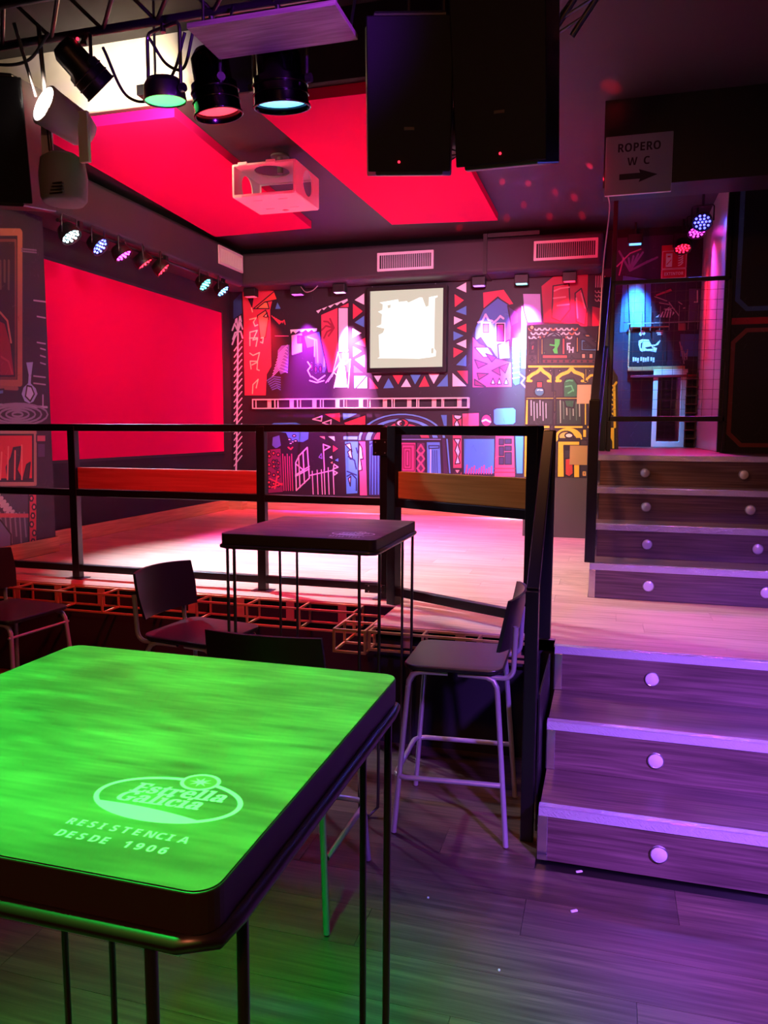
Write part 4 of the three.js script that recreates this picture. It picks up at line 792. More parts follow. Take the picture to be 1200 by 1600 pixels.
const wallLeft = struct('wall_left', box(LX - 0.15, LX, 0, 4.1, BZ - 0.15, -5.03), M.blackPaint, 'black painted left wall around the red screen', 'wall');
const wallPillar = struct('wall_pillar', box(PX - 0.37, PX, -0.1, 4.1, -5.03, FZ + 0.15), M.blackPaint, 'projecting black left wall with painted pictures', 'wall');
const wallBack = struct('wall_back', box(LX - 0.15, RX + 0.15, 0, 4.1, BZ - 0.15, BZ), M.blackPaint, 'back wall of the stage covered by a painted mural', 'wall');
struct('wall_right', box(RX, RX + 0.15, -0.1, 4.1, BZ, FZ + 0.15), M.blackPaint, 'black wall at the right of the stairs', 'wall');
const wallLanding = struct('wall_landing', box(0.85, RX, PY + 0.002, CY, -6.62, -6.5), M.blackPaint, 'black wall on the landing with painted blue and red outlines', 'wall');
struct('wall_alcove', box(0.85, 0.97, PY + 0.002, CY, BZ, -6.62), mat('#b8a4b4', 0.3), 'glossy pale side wall of the alcove', 'wall');
struct('wall_front', box(LX - 0.15, RX + 0.15, -0.1, 4.1, FZ, FZ + 0.15), M.blackPaint, 'dark wall behind the viewer', 'wall');
struct('ceiling', [box(LX - 0.15, RX, CY, CY + 0.12, BZ, -4.5), box(-0.75, RX, CY, CY + 0.12, -4.5, FZ)], M.ceiling, 'dark ceiling above the stage', 'ceiling');
struct('ceiling', box(PX - 0.3, -0.75, 3.98, 4.1, -4.5, FZ), M.ceilingDark, 'raised black ceiling above the lighting truss', 'ceiling');
struct('trim_1', box(PX, -2.42, CY, 3.98, -4.5, -4.48), M.cream, 'cream coloured step face of the ceiling behind the lamps', 'ceiling trim');
struct('trim_3', [box(-2.42, -0.77, CY, 3.98, -4.5, -4.48), box(-0.77, -0.752, CY + 0.002, 3.98, -4.5, FZ)], M.ceilingDark, 'dark step face of the ceiling behind the loudspeakers', 'ceiling trim');
struct('trim_2', box(-0.08, RX, 3.06, CY, -5.5, -5.2), M.black, 'black bulkhead across the ceiling above the upper stairs', 'bulkhead');
struct('baseboard_left', [box(LX, LX + 0.018, SY, SY + 0.12, -8.45, -5.03), box(PX, PX + 0.018, SY, SY + 0.115, -5.03, -3.98), box(LX, PX + 0.018, SY, SY + 0.12, -5.05, -5.03)], M.skirt, 'pale wood skirting board along the left wall', 'baseboard');
struct('baseboard_back', [box(LX, -0.08, SY, SY + 0.12, BZ, BZ + 0.018), box(LX, LX + 0.2, SY, SY + 0.12, -8.43, -8.3)], M.skirt, 'pale wood skirting board under the stage mural', 'baseboard');

// painted murals, on the walls themselves
const muralBack = put('mural', face([-4.35, 0.71, BZ + 0.002], [-0.02, 0.71, BZ + 0.002], [-0.02, 3.2, BZ + 0.002], [-4.35, 3.2, BZ + 0.002]), mat('#ffffff', 0.5, 0, { map: paint(2048, 1178, -4.35, -0.02, 0.71, 3.2, '#241722', paintBack) }), wallBack);
muralBack.userData.label = 'stage mural of red, blue and white houses, arches and triangles';
put('mural', face([-0.02, PY, BZ + 0.002], [0.85, PY, BZ + 0.002], [0.85, 3.5, BZ + 0.002], [-0.02, 3.5, BZ + 0.002]), mat('#ffffff', 0.5, 0, { map: paint(512, 1248, -0.02, 0.85, PY, 3.5, '#2b1c38', paintCorridor) }), wallBack).userData.label = 'dark mural with blue plants in the alcove';
put('mural', face([PX + 0.002, SY + 0.11, -3.6], [PX + 0.002, SY + 0.11, -5.03], [PX + 0.002, 3.2, -5.03], [PX + 0.002, 3.2, -3.6]), mat('#ffffff', 0.6, 0, { map: paint(720, 1260, 3.6, 5.03, SY + 0.11, 3.2, '#241a26', paintPillar) }), wallPillar).userData.label = 'painted framed picture, blue spoon and wood grain';
put('mural', face([0.86, PY, -6.498], [RX, PY, -6.498], [RX, CY, -6.498], [0.86, CY, -6.498]), mat('#ffffff', 0.5, 0, { map: paint(512, 1340, 0.86, RX, PY, CY, '#17131a', ({ l }) => {
  const rr = (c, w, x0, x1, y0, y1, k) => l(c, w, [x0 + k, y0, x1, y0, x1, y1, x0 + k, y1, x0, y1 - k, x0, y0 + k, x0 + k, y0]);
  rr('#4a6a94', 0.035, 0.915, 1.9, 2.47, 3.45, 0.07); l('#c81a34', 0.05, [0.86, 2.38, 1.8, 2.38]); rr('#a0463e', 0.032, 0.9, 1.9, 1.44, 2.31, 0.09);
}) }), wallLanding).userData.label = 'blue and red outlines painted on black';

// ---------------------------------------------------------------- stage
const stage = thing('stage', 'raised wooden stage with pale oak planks and black front', 'stage');
for (const b of [box(PX + 0.03, -1.08, 0, SY - 0.01, -4.1, -3.985), box(-1.08, -0.2, 0, SY - 0.01, -3.68, -3.562), box(-1.08, -1.06, 0, SY - 0.01, -3.985, -3.68), box(-0.2, RX - 0.03, 0, SY - 0.01, -3.6, -3.452)]) put('front', b, M.blackPaint, stage);
for (const b of [box(PX + 0.03, RX - 0.004, SY - 0.06, SY - 0.008, -5.03, -4.0), box(LX + 0.022, -0.08, SY - 0.06, SY - 0.008, BZ + 0.022, -5.04), box(-1.08, RX - 0.004, SY - 0.06, SY - 0.008, -4.0, -3.562), box(-0.2, RX - 0.004, SY - 0.06, SY - 0.008, -3.562, -3.452)]) put('deck', b, M.blackMetal, stage);
{ const pg = plankGeoms(1.28, 0.19); for (const [za, zb, xa, xb] of [[BZ + 0.022, -5.04, LX + 0.022, -0.08], [-5.04, -4.53, PX + 0.03, -0.08], [-4.53, -3.985, PX + 0.03, RX - 0.03], [-3.985, -3.565, -1.08, RX - 0.03], [-3.565, -3.455, -0.2, RX - 0.03]]) plankRows(stage, stageWood, SY, za, zb, 0.19, 1.28, () => [xa, xb], pg); }

// red screen on the left wall
const scr = thing('projection_screen', 'large flat red screen on the left wall below the row of coloured lamps', 'screen', [LX, 0, 0]);
put('cloth', box(0, 0.012, 1.287, 2.885, -8.222, -5.272), M.redWash, scr);  // red wash light is put into the cloth colour
put('frame', [box(0, 0.016, 1.262, 1.287, -8.245, -5.25), box(0, 0.016, 2.885, 2.91, -8.245, -5.25), box(0, 0.016, 1.287, 2.885, -8.245, -8.222), box(0, 0.016, 1.287, 2.885, -5.272, -5.25)], M.redFrame, scr);

// red ceiling panels: the red wash light is put into their colour
function ceilingPanel(label, c) {
  const cx = (c[0][0] + c[2][0]) / 2, cz = (c[0][1] + c[2][1]) / 2, t = thing('ceiling_panel', label, 'ceiling panel', [cx, CY - 0.07, cz]);
  const P = c.map(([x, z]) => [x - cx, -(z - cz)]);
  put('board', plate(P, 0.068, [], 0.002).rotateX(-Math.PI / 2), M.redWash, t);
  for (const k of [0.25, 0.75]) put('hanger', box(-0.3, 0.3, 0.066, 0.0705, (k - 0.5) * 2 - 0.03, (k - 0.5) * 2 + 0.03), M.blackMetal, t);
}
ceilingPanel('red ceiling panel left of the hanging projector cage', [[-3.74, -4.54], [-3.94, -7.36], [-2.86, -7.3], [-2.7, -4.54]]);
ceilingPanel('red ceiling panel behind the two hanging loudspeakers', [[-2.15, -4.54], [-2.06, -7.38], [-1.06, -7.5], [-1.08, -4.54]]);

// air ducts with grilles
const ductL = thing('air_duct', 'dark boxed air duct running along the top of the left wall', 'duct', [0, 0, 0]);
put('casing', rbox(LX + 0.002, -3.96, 3.12, 3.5, -8.05, -4.56, 0.05), M.duct, ductL);
put('hanger', [box(LX + 0.05, LX + 0.1, 3.48, CY, -7.6, -7.55), box(LX + 0.05, LX + 0.1, 3.48, CY, -5.6, -5.55)], M.blackMetal, ductL);
const ductB = thing('air_duct', 'dark boxed air duct across the top of the back wall', 'duct', [0, 0, 0]);
put('casing', rbox(LX + 0.024, -0.1, 3.14, 3.5, BZ + 0.024, -8.06, 0.05), M.duct, ductB);
put('flange', [box(-1.28, -1.24, 3.13, 3.53, BZ + 0.024, -8.04), box(-1.24, -0.72, 3.5, 3.54, -8.4, -8.08)], M.black, ductB);
function grille(label, at, turn, w) {
  const t = thing('vent_grille', label, 'air vent', at, turn, 'vent grilles on the ducts'), h = 0.19;
  put('frame', plate(roundRect(w, h, 0.006), 0.014, [roundRect(w - 0.05, h - 0.05, 0.004).reverse()]), mat('#d6cfd6', 0.45, 0.2), t);
  put('backing', box(-w / 2 + 0.02, w / 2 - 0.02, -h / 2 + 0.02, h / 2 - 0.02, 0.0005, 0.003), M.black, t);
  const n = Math.round(w / 0.022), g = box(-0.003, 0.003, -h / 2 + 0.025, h / 2 - 0.025, 0.003, 0.012).rotateY(0.3);
  for (let k = 1; k < n; k++) put('slat', g, mat2Slat, t).position.x = -w / 2 + 0.025 + ((w - 0.05) * k) / n;
}
const mat2Slat = mat('#b8b0ba', 0.45, 0.3);
grille('white vent grille above the lit square sign', [-2.1, 3.31, -8.055], 0, 0.61);
grille('white vent grille above the yellow painted cabinet', [-0.46, 3.33, -8.055], 0, 0.62);
grille('white vent grille on the left duct near the back corner', [-3.955, 3.36, -7.72], Math.PI / 2, 0.55);

// ---------------------------------------------------------------- stairs
const treadPlate = (() => { const c = canvas(256, 64), g = c.getContext('2d'); g.fillStyle = '#777'; g.fillRect(0, 0, 256, 64); for (let i = 0; i < 400; i++) { g.fillStyle = rnd() < 0.5 ? '#aaa' : '#444'; g.save(); g.translate(rnd() * 256, rnd() * 64); g.rotate(rnd() < 0.5 ? 0.7 : -0.7); g.fillRect(-5, -1.5, 10, 3); g.restore(); } const t = tex(c, [3, 12]); t.colorSpace = THREE.NoColorSpace; return t; })();
const noseMat = mat('#d2d0d8', 0.36, 0.45, { bumpMap: treadPlate, bumpScale: 0.002, roughnessMap: treadPlate });
const stepGlass = mat('#d8d4e2', 0.25, 0.1), stepRim = mat('#a8a4ae', 0.3, 0.9);
function stepLamp(parent, x, y, z) {
  const l = put('step_light', new THREE.LatheGeometry([[0, 0.012], [0.012, 0.0125], [0.016, 0.009], [0.0285, 0.009], [0.0295, 0.004], [0.0295, 0]].map((p) => new THREE.Vector2(...p)), 20).rotateX(Math.PI / 2), stepGlass, parent);
  l.position.set(x, y, z); put('rim', new THREE.TorusGeometry(0.0285, 0.003, 6, 24), stepRim, l).position.z = 0.007;
}
function flight(label, x0, x1, steps, baseY, lampXs, lastTread) { // steps: [z, y] of each nosing
  const t = thing('staircase', label, 'stairs', [0, 0, 0], 0);
  steps.forEach(([z, y], i) => {
    const low = i ? steps[i - 1][1] : baseY, zn = i + 1 < steps.length ? steps[i + 1][0] : lastTread;
    put('riser', box(x0, x1, low + 0.0005, y - 0.02, z - 0.02, z), stairWood, t);
    if (zn !== undefined) put('tread', box(x0, x1, y - 0.02, y, zn, z), stairWood, t);
    const n = put('nosing', [rbox(x0 - 0.004, x1, y - 0.032, y + 0.004, z, z + 0.006, 0.002), rbox(x0 - 0.004, x1, y, y + 0.004, z - 0.03, z + 0.006, 0.0015)], noseMat, t);
    put('edge_strip', [rbox(x0 - 0.006, x0 + 0.03, low + 0.001, y - 0.032, z, z + 0.005, 0.002)].concat(i ? [rbox(x0 - 0.006, x0, low, y - 0.03, z - 0.02, z + 0.005, 0.002)] : []), M.alu, t);
    for (const x of lampXs) stepLamp(t, x, (low + y) / 2 - 0.012, z);
  });
  put('side', plate([[-steps[0][0], baseY], [-steps[0][0], steps[0][1] - 0.021], ...steps.slice(1).flatMap(([z, y], i) => [[-z, steps[i][1] - 0.021], [-z, y - 0.021]]), [-(lastTread ?? steps.at(-1)[0] - 0.01), steps.at(-1)[1] - 0.021], [-(lastTread ?? steps.at(-1)[0] - 0.01), baseY]], 0.018).rotateY(Math.PI / 2).translate(x0 + 0.001, 0, 0), M.black, t);
  return t;
}
flight('lower staircase of three dark wood steps with metal nosings up to the stage', -0.19, RX - 0.004, [[-2.7, 0.2], [-3.03, 0.395], [-3.43, SY + 0.002]], 0, [0.22, 1.18]);
const upper = flight('upper staircase of four dark wood steps rising from the stage', -0.07, RX - 0.004, [[-4.53, 0.785], [-4.83, 0.98], [-5.13, 1.18], [-5.43, PY]], SY + 0.001, [0.25, 0.855, 1.45], BZ + 0.024);

// ---------------------------------------------------------------- railings
function bracket(parent, x, y, z, w = 0.05, h = 0.06, turn = 0) {
  const b = put('bracket', rbox(-w / 2, w / 2, -h / 2, h / 2, -0.004, 0.004, 0.002), M.blackMetal, parent); b.position.set(x, y, z); b.rotation.y = turn;
  const s = new THREE.CylinderGeometry(0.004, 0.004, 0.004, 8).rotateX(Math.PI / 2);
  for (const [i, j] of [[-1, 1], [1, 1], [-1, -1], [1, -1]]) put('screw', s, M.chrome, b).position.set(i * w * 0.3, j * h * 0.33, 0.005);
}
const RZ = -4.15, rail = thing('stage_railing', 'long black metal railing along the left part of the stage', 'railing', [0, SY, RZ]);
for (const y of [0.07, 0.555, 0.965]) put('rail', rbox(PX + 0.02, -1.2, y - 0.022, y + 0.022, -0.02, 0.02, 0.004), M.blackMetal, rail);
for (const x of [-3.245, -1.945, -1.19]) { put('post', rbox(x - 0.026, x + 0.026, 0, 0.975, -0.024, 0.024, 0.004), M.blackMetal, rail); put('foot', rbox(x - 0.06, x + 0.06, 0, 0.006, -0.045, 0.05, 0.002), M.steel, rail); }
bracket(rail, -1.21, 0.86, 0.032, 0.09, 0.09); bracket(rail, -1.24, 0.06, 0.032, 0.12, 0.05);
tag(put('rail_board', rbox(-3.215, -1.975, SY + 0.579, SY + 0.715, RZ - 0.012, RZ + 0.008, 0.003), M.railRedLit), 'reddish wood board standing on the middle rail in front of the red screen', 'board');  // wood tone reddened for the red light falling on this board
// gate section, turned towards the stairs
const g0 = [-1.105, -4.03], g1 = [-0.32, -3.63], gl = Math.hypot(g1[0] - g0[0], g1[1] - g0[1]), ga = Math.atan2(-(g1[1] - g0[1]), g1[0] - g0[0]);
const gate = thing('railing_gate', 'short black railing section angled towards the stairs with an ochre board', 'railing', [g0[0], SY, g0[1]], ga);
for (const y of [0.075, 0.565, 0.955]) put('rail', rbox(0.02, gl - 0.02, y - 0.024, y + 0.024, -0.02, 0.02, 0.004), M.blackMetal, gate);
for (const x of [0, gl]) put('post', rbox(x - 0.03, x + 0.03, 0, 0.98, -0.028, 0.028, 0.004), M.blackMetal, gate);
for (const y of [0.44, 0.1]) put('hinge', rbox(gl + 0.02, gl + 0.055, y - 0.09, y + 0.09, -0.03, 0.03, 0.006), M.blackMetal, gate);
const ochre = tag(put('rail_board', rbox(0.035, gl - 0.035, 0.59, 0.735, -0.012, 0.008, 0.003), M.railOchre), 'ochre wood board standing on the middle rail of the angled gate', 'board');
ochre.position.set(g0[0], SY, g0[1]); ochre.rotation.y = ga;
const hand = thing('stair_handrail', 'black handrail sloping down beside the lower stairs to a floor post', 'handrail', [-0.245, 0, 0]);
put('post', rbox(-0.024, 0.024, 0, 0.965, -2.855, -2.805, 0.004), M.blackMetal, hand);
put('sloping_rail', bar([0, 0.955, -2.83], [-0.01, 1.53, -3.56], 0.045, 0.05), M.blackMetal, hand);
put('stage_post', rbox(-0.03, 0.022, SY + 0.001, 1.55, -3.59, -3.54, 0.004), M.blackMetal, hand);
put('side_panel', box(0.028, 0.034, 0.02, SY - 0.03, -3.42, -2.86), M.black, hand);
const hand2 = thing('stair_handrail', 'black handrail climbing along the left edge of the upper stairs', 'handrail', [-0.075, 0, 0]);
put('post', rbox(-0.03, 0.028, 0.79, 1.72, -4.6, -4.545, 0.004), M.blackMetal, hand2);
put('sloping_rail', bar([0, 1.7, -4.57], [0.035, 2.72, -6.46], 0.05, 0.06), M.blackMetal, hand2);
put('middle_rail', bar([0, 1.3, -4.57], [0.035, 2.2, -6.46], 0.04, 0.05), M.blackMetal, hand2);
put('post', rbox(0.012, 0.06, PY + 0.004, 2.74, -6.48, -6.43, 0.004), M.blackMetal, hand2);

// brass ladder frames: four thin tubes, uprights, flat blocks
function ladderFrame(name, label, category, at, turn, L, h, d, bay, gm = M.gold, bm = M.goldBlock, group) {
  const t = thing(name, label, category, at, turn, group), r = 0.006, n = Math.max(1, Math.round(L / bay)), tubeG = rbox(0, L, -r, r, -r, r, 0.002);
  for (const y of [r, h - r]) for (const z of [-d + r, -r]) put('long_tube', tubeG, gm, t).position.set(0, y, z);
  const up = rbox(-r, r, r, h - r, -r, r, 0.002), cross = rbox(-r, r, -r, r, -d + 2 * r, 0, 0.002), blk = rbox(-0.025, 0.025, 0.004, h - 0.004, -0.003, 0.003, 0.001);
  for (let k = 0; k <= n; k++) {
    const x = r + ((L - 2 * r) * k) / n;
    for (const z of [-r, -d + r]) put('upright', up, gm, t).position.set(x, 0, z);
    for (const y of [r, h - r]) put('cross_tube', cross, gm, t).position.set(x, y, -r);
    if (k < n) put('flat_block', blk, bm, t).position.set(x + (L / n) * 0.62, 0, -d + 2 * r);
  }
  return t;
}
function cleats(t, xs, h, d) { for (const x of xs) put('bracket', box(x - 0.012, x + 0.012, 0.01, h - 0.01, -d - 0.03, -d + 0.004), M.blackMetal, t); }
cleats(ladderFrame('ladder_frame', 'brass coloured ladder frame along the stage edge under the long railing', 'ladder frame', [PX + 0.05, SY - 0.125, -3.81], 0, 2.82, 0.12, 0.17, 0.31), [], 0.12, 0.17);
cleats(ladderFrame('ladder_frame', 'short brass coloured ladder frame turning the stage corner towards the bar', 'ladder frame', [-1.258, SY - 0.125, -3.79], -Math.PI / 2, 0.33, 0.12, 0.17, 0.165), [], 0.12, 0.17);
cleats(ladderFrame('ladder_frame', 'brass coloured ladder frame on the stage edge behind the front bar stool', 'ladder frame', [-1.075, SY - 0.1, -3.455], 0, 0.8, 0.098, 0.1, 0.27), [], 0.1, 0.1);
const wallLadder = ladderFrame('ladder_frame', 'pale ladder frame mounted on the mural below the lit square sign', 'ladder frame', [-4.02, 1.785, -8.33], 0, 2.56, 0.115, 0.1, 0.28, M.pale, M.paleBlock);
cleats(wallLadder, [0.2, 1.3, 2.4], 0.115, 0.1);
// ---------------------------------------------------------------- painted cabinet
const cab = thing('painted_cabinet', 'tall cabinet painted as a yellow house with arches beside the upper stairs', 'cabinet', [0, SY, -7.03]);
put('body', box(-0.715, -0.085, 0, 1.86, -0.55, -0.021), M.cabinetGrey, cab);
const cutout = plate([[-0.715, 0], [-0.085, 0], [-0.085, PY - SY + 0.006], [0.095, PY - SY + 0.006], [0.068, 1.42], [-0.118, 1.72], [-0.275, 1.885], [-0.722, 1.885]], 0.02);
put('front_board', cutout.translate(0, 0, -0.021), M.cabinetGrey, cab);
const cabTex = paint(832, 1352, -0.73, 0.1, 1.125, 2.48, '#3b2c33', paintCabinet, 0.08);
const cabFace = new THREE.ShapeGeometry(new THREE.Shape([[-0.708, 1.128], [-0.085, 1.128], [-0.085, PY + 0.006], [0.095, PY + 0.006], [0.068, 2.01], [-0.118, 2.31], [-0.275, 2.472], [-0.722, 2.472]].map((p) => new THREE.Vector2(...p))));
{ const p = cabFace.attributes.position, u = cabFace.attributes.uv; for (let i = 0; i < p.count; i++) { u.setXY(i, (p.getX(i) + 0.73) / 0.83, (p.getY(i) - 1.125) / 1.355); p.setY(i, p.getY(i) - SY); } }
put('painting', cabFace.translate(0, 0, 0.0015), mat('#ffffff', 0.55, 0, { map: cabTex }), cab).userData.label = 'yellow house with pointed arches, figures and roof tiles';
put('door_handle', pipe([[-0.13, 0.3, 0], [-0.13, 0.3, 0.03], [-0.13, 0.42, 0.03], [-0.13, 0.42, 0]], 0.006, 0.015), M.chrome, cab);
const sheet = (label, x0, x1, y0, y1, m) => { const t = put('paper_note', rbox(x0, x1, y0, y1, -7.027, -7.022, 0.001), m); return tag(t, label, 'note'); };
sheet('blank beige paper square on the cabinet over the right arch', -0.268, -0.15, 1.78, 1.945, M.paper);
sheet('blank tan paper square low on the cabinet over the painted door', -0.315, -0.165, 1.245, 1.415, mat('#b89a62', 0.9));

// ---------------------------------------------------------------- lit square sign
const signGlow = (() => {
  const c = canvas(512, 544), g = c.getContext('2d'); g.fillStyle = '#b9b9a4'; g.fillRect(0, 0, 512, 544);
  const X = (x) => ((x - 110) / 780) * 512, Y = (y) => ((y - 140) / 830) * 544;
  const poly = (a) => { g.beginPath(); a.forEach(([x, y], i) => g[i ? 'lineTo' : 'moveTo'](X(x), Y(y))); g.closePath(); g.fill(); };
  g.fillStyle = '#ffffff';
  poly([[212, 265], [412, 240], [418, 268], [505, 262], [520, 280], [640, 230], [668, 232], [705, 330], [735, 325], [738, 232], [828, 218], [826, 236], [800, 245], [798, 770], [818, 800], [815, 852], [770, 862], [640, 876], [420, 868], [190, 862], [215, 850], [205, 610], [250, 590], [270, 545], [178, 522], [232, 500], [240, 390], [196, 362], [245, 345], [248, 285]]);
  g.fillStyle = '#b9b9a4'; poly([[296, 300], [335, 292], [330, 325], [305, 332]]); poly([[765, 770], [792, 765], [790, 820], [768, 825]]);
  return tex(c);
})();
const sq = thing('lit_sign', 'square lit sign with blurred white lettering in a black frame on the mural', 'sign', [-2.153, 2.64, BZ]);
put('housing', rbox(-0.445, 0.445, -0.462, 0.462, 0.006, 0.125, 0.012), M.black, sq);
put('lit_face', box(-0.415, 0.412, -0.415, 0.426, 0.127, 0.133), mat('#4a4a44', 0.4, 0, { emissive: '#ffffff', emissiveMap: signGlow, emissiveIntensity: 1.2 }), sq);
{ const g = sq.children[1].geometry, p = g.attributes.position, u = g.attributes.uv; for (let i = 0; i < p.count; i++) u.setXY(i, (p.getX(i) + 0.415) / 0.827, (p.getY(i) + 0.415) / 0.841); }
put('frame', plate([[-0.445, -0.462], [0.445, -0.462], [0.445, 0.462], [-0.445, 0.462]], 0.028, [[[-0.415, -0.415], [-0.415, 0.426], [0.412, 0.426], [0.412, -0.415]]], 0.003).translate(0, 0, 0.12), M.blackMetal, sq);
for (const x of [-0.42, 0.3]) put('hook', rod([x, 0.46, 0.06], [x, 0.49, 0.03], 0.006), M.chrome, sq);
panelLight('lit_sign_light', '#fff6e4', 1.2, 0.78, 0.8, [-2.153, 2.645, BZ + 0.16], [-2.153, 2.645, 0]);

// ---------------------------------------------------------------- bar tables
function tableTop() {
  const S = 1024, c = canvas(S, S), g = c.getContext('2d'), id = g.createImageData(S, S); id.data.set(woodPixels(S, S, [76, 66, 54], [134, 120, 100], 61, 0.5)); g.putImageData(id, 0, 0);
  const k = S / 0.7, ink = '#f2f6f2';
  g.save(); g.translate((0.35 + 0.205) * k, (0.35 + 0.19) * k); // mark near the front right corner
  g.fillStyle = ink; g.strokeStyle = ink;
  g.lineWidth = 0.0065 * k; g.beginPath(); g.ellipse(0, 0, 0.094 * k, 0.052 * k, 0, 0, Math.PI * 2); g.stroke();
  g.save(); g.beginPath(); g.ellipse(0, 0, 0.094 * k, 0.052 * k, 0, 0, Math.PI * 2); g.clip(); g.beginPath(); g.moveTo(-0.1 * k, 0.027 * k); g.quadraticCurveTo(0, 0.017 * k, 0.1 * k, 0.046 * k); g.lineTo(0.1 * k, 0.08 * k); g.lineTo(-0.1 * k, 0.08 * k); g.fill(); g.restore();
  g.save(); g.beginPath(); g.ellipse(0.016 * k, -0.051 * k, 0.024 * k, 0.02 * k, 0, 0, Math.PI * 2); g.fillStyle = '#8a6a50'; g.fill(); g.lineWidth = 0.005 * k; g.stroke();
  g.fillStyle = ink; g.beginPath(); for (let i = 0; i < 16; i++) { const r = (i % 2 ? 0.006 : 0.0155) * k, a = (i * Math.PI) / 8; g.lineTo(0.016 * k + Math.cos(a) * r, -0.051 * k + Math.sin(a) * r * 0.8); } g.fill(); g.restore();
  g.textAlign = 'center'; g.font = `bold ${Math.round(0.032 * k)}px serif`; g.transform(1, -0.04, -0.12, 1, 0, 0);
  g.lineWidth = 0.0012 * k; for (const [t, x, y] of [['Estrella', 0.004, -0.008], ['Galicia', -0.006, 0.016]]) { g.fillText(t, x * k, y * k); g.strokeText(t, x * k, y * k); }
  g.restore(); g.fillStyle = ink; g.textAlign = 'left'; g.font = `bold ${Math.round(0.0185 * k)}px sans-serif`;
  const wide = (t, x, y, step) => [...t].forEach((ch, i) => g.fillText(ch, (x + i * step) * k, y * k));
  wide('RESISTENCIA', 0.35 + 0.123, 0.35 + 0.275, 0.0145); wide('DESDE 1906', 0.35 + 0.128, 0.35 + 0.3, 0.0145);
  return tex(c);
}
const topMat = mat('#ffffff', 0.46, 0, { map: tableTop() }), edgeMat = mat('#2a1c18', 0.5);
function barTable(label, x, z) {
  const t = thing('bar_table', label, 'table', [x, 0, z], 0, 'square bar tables'), H = 1.13, o = roundRect(0.655, 0.655, 0.024);
  const top = new THREE.ShapeGeometry(new THREE.Shape(o.map((p) => new THREE.Vector2(...p)))); { const p = top.attributes.position, u = top.attributes.uv; for (let i = 0; i < p.count; i++) u.setXY(i, p.getX(i) / 0.655 + 0.5, p.getY(i) / 0.655 + 0.5); }
  put('edge_band', plate(o, 0.042, [], 0.0015).rotateX(-Math.PI / 2).translate(0, H - 0.043, 0), edgeMat, t);
  put('table_top', top.rotateX(-Math.PI / 2).translate(0, H + 0.0003, 0), topMat, t).userData.label = 'wood table top with a white printed oval mark';
  const q = 0.33; put('rim_tube', pipe([[-q, 0, -q], [q, 0, -q], [q, 0, q], [-q, 0, q]], 0.0095, 0.035, true, 12).translate(0, H - 0.052, 0), M.darkSteel, t);
  for (const sx of [-1, 1]) for (const sz of [-1, 1]) {
    const a = [sx * 0.328, sz * 0.265], b = [sx * 0.265, sz * 0.328];
    put('leg', pipe([[a[0], H - 0.055, a[1]], [a[0] * 0.99, 0.007, a[1]], [b[0], 0.007, b[1] * 0.99], [b[0], H - 0.055, b[1]]], 0.0063, 0.05), M.darkSteel, t);
  }
  return t;
}
barTable('square bar table in the foreground lit bright green', -0.66, -0.915);
barTable('square bar table farther back in front of the stage railing', -1.166, -3.11);

// ---------------------------------------------------------------- bar stools
function barStool(label, x, z, turn) {
  const t = thing('bar_stool', label, 'bar stool', [x, 0, z], turn, 'black bar stools with metal legs'), h = 0.635, r = 0.0105;
  const seat = plate(roundRect(0.37, 0.37, 0.05), 0.018, [], 0.005).rotateX(-Math.PI / 2), p = seat.attributes.position;
  for (let i = 0; i < p.count; i++) p.setY(i, p.getY(i) + h + 0.012 - 0.0 + 0.25 * Math.max(0, -p.getZ(i) - 0.05) ** 2 * 1.2); seat.computeVertexNormals(); put('seat', seat, M.plastic, t);
  const bg = new THREE.BoxGeometry(0.39, 0.21, 0.014, 16, 4, 1), q = bg.attributes.position;
  for (let i = 0; i < q.count; i++) { const u = q.getX(i) / 0.195, v = q.getY(i) / 0.105, pinch = 1 - 0.06 * Math.max(0, -v) - 0.02 * v * v; q.setXYZ(i, q.getX(i) * pinch, q.getY(i) * (1 - 0.06 * u * u), q.getZ(i) + 0.045 * u * u - 0.02 * v); }
  bg.computeVertexNormals(); put('backrest', bg.translate(0, h + 0.2, -0.235), M.plastic, t);
  for (const s of [-1, 1]) {
    put('leg', pipe([[s * 0.155, h, 0.02], [s * 0.165, h, 0.165], [s * 0.205, 0.004, 0.215]], r, 0.05), M.chrome, t);
    put('leg', pipe([[s * 0.155, h, -0.02], [s * 0.165, h, -0.165], [s * 0.205, 0.004, -0.215]], r, 0.05), M.chrome, t);
    put('back_support', pipe([[s * 0.15, h + 0.004, -0.06], [s * 0.16, h - 0.004, -0.225], [s * 0.17, h + 0.2, -0.232]], r * 0.95, 0.05), M.chrome, t);
  }
  put('seat_brace', rod([-0.185, 0.58, 0.17], [0.185, 0.58, 0.17], 0.006), M.chrome, t);
  put('foot_rest', pipe([[-0.196, 0.235, -0.19], [-0.2, 0.225, 0.215], [0.2, 0.225, 0.215], [0.196, 0.235, -0.19]], r * 0.95, 0.05), M.chrome, t);
  return t;
}
barStool('black bar stool standing beside the lower stairs', -0.535, -2.94, -Math.PI / 2 + 0.03);
barStool('black bar stool facing right at the left side of the far table', -1.69, -2.98, Math.PI / 2 - 0.12);
barStool('black bar stool with its back to the green table and seen mostly hidden', -0.985, -2.3, Math.PI);
barStool('black bar stool partly cut off at the left edge of the picture', -2.78, -3.06, Math.PI / 2 - 0.1);

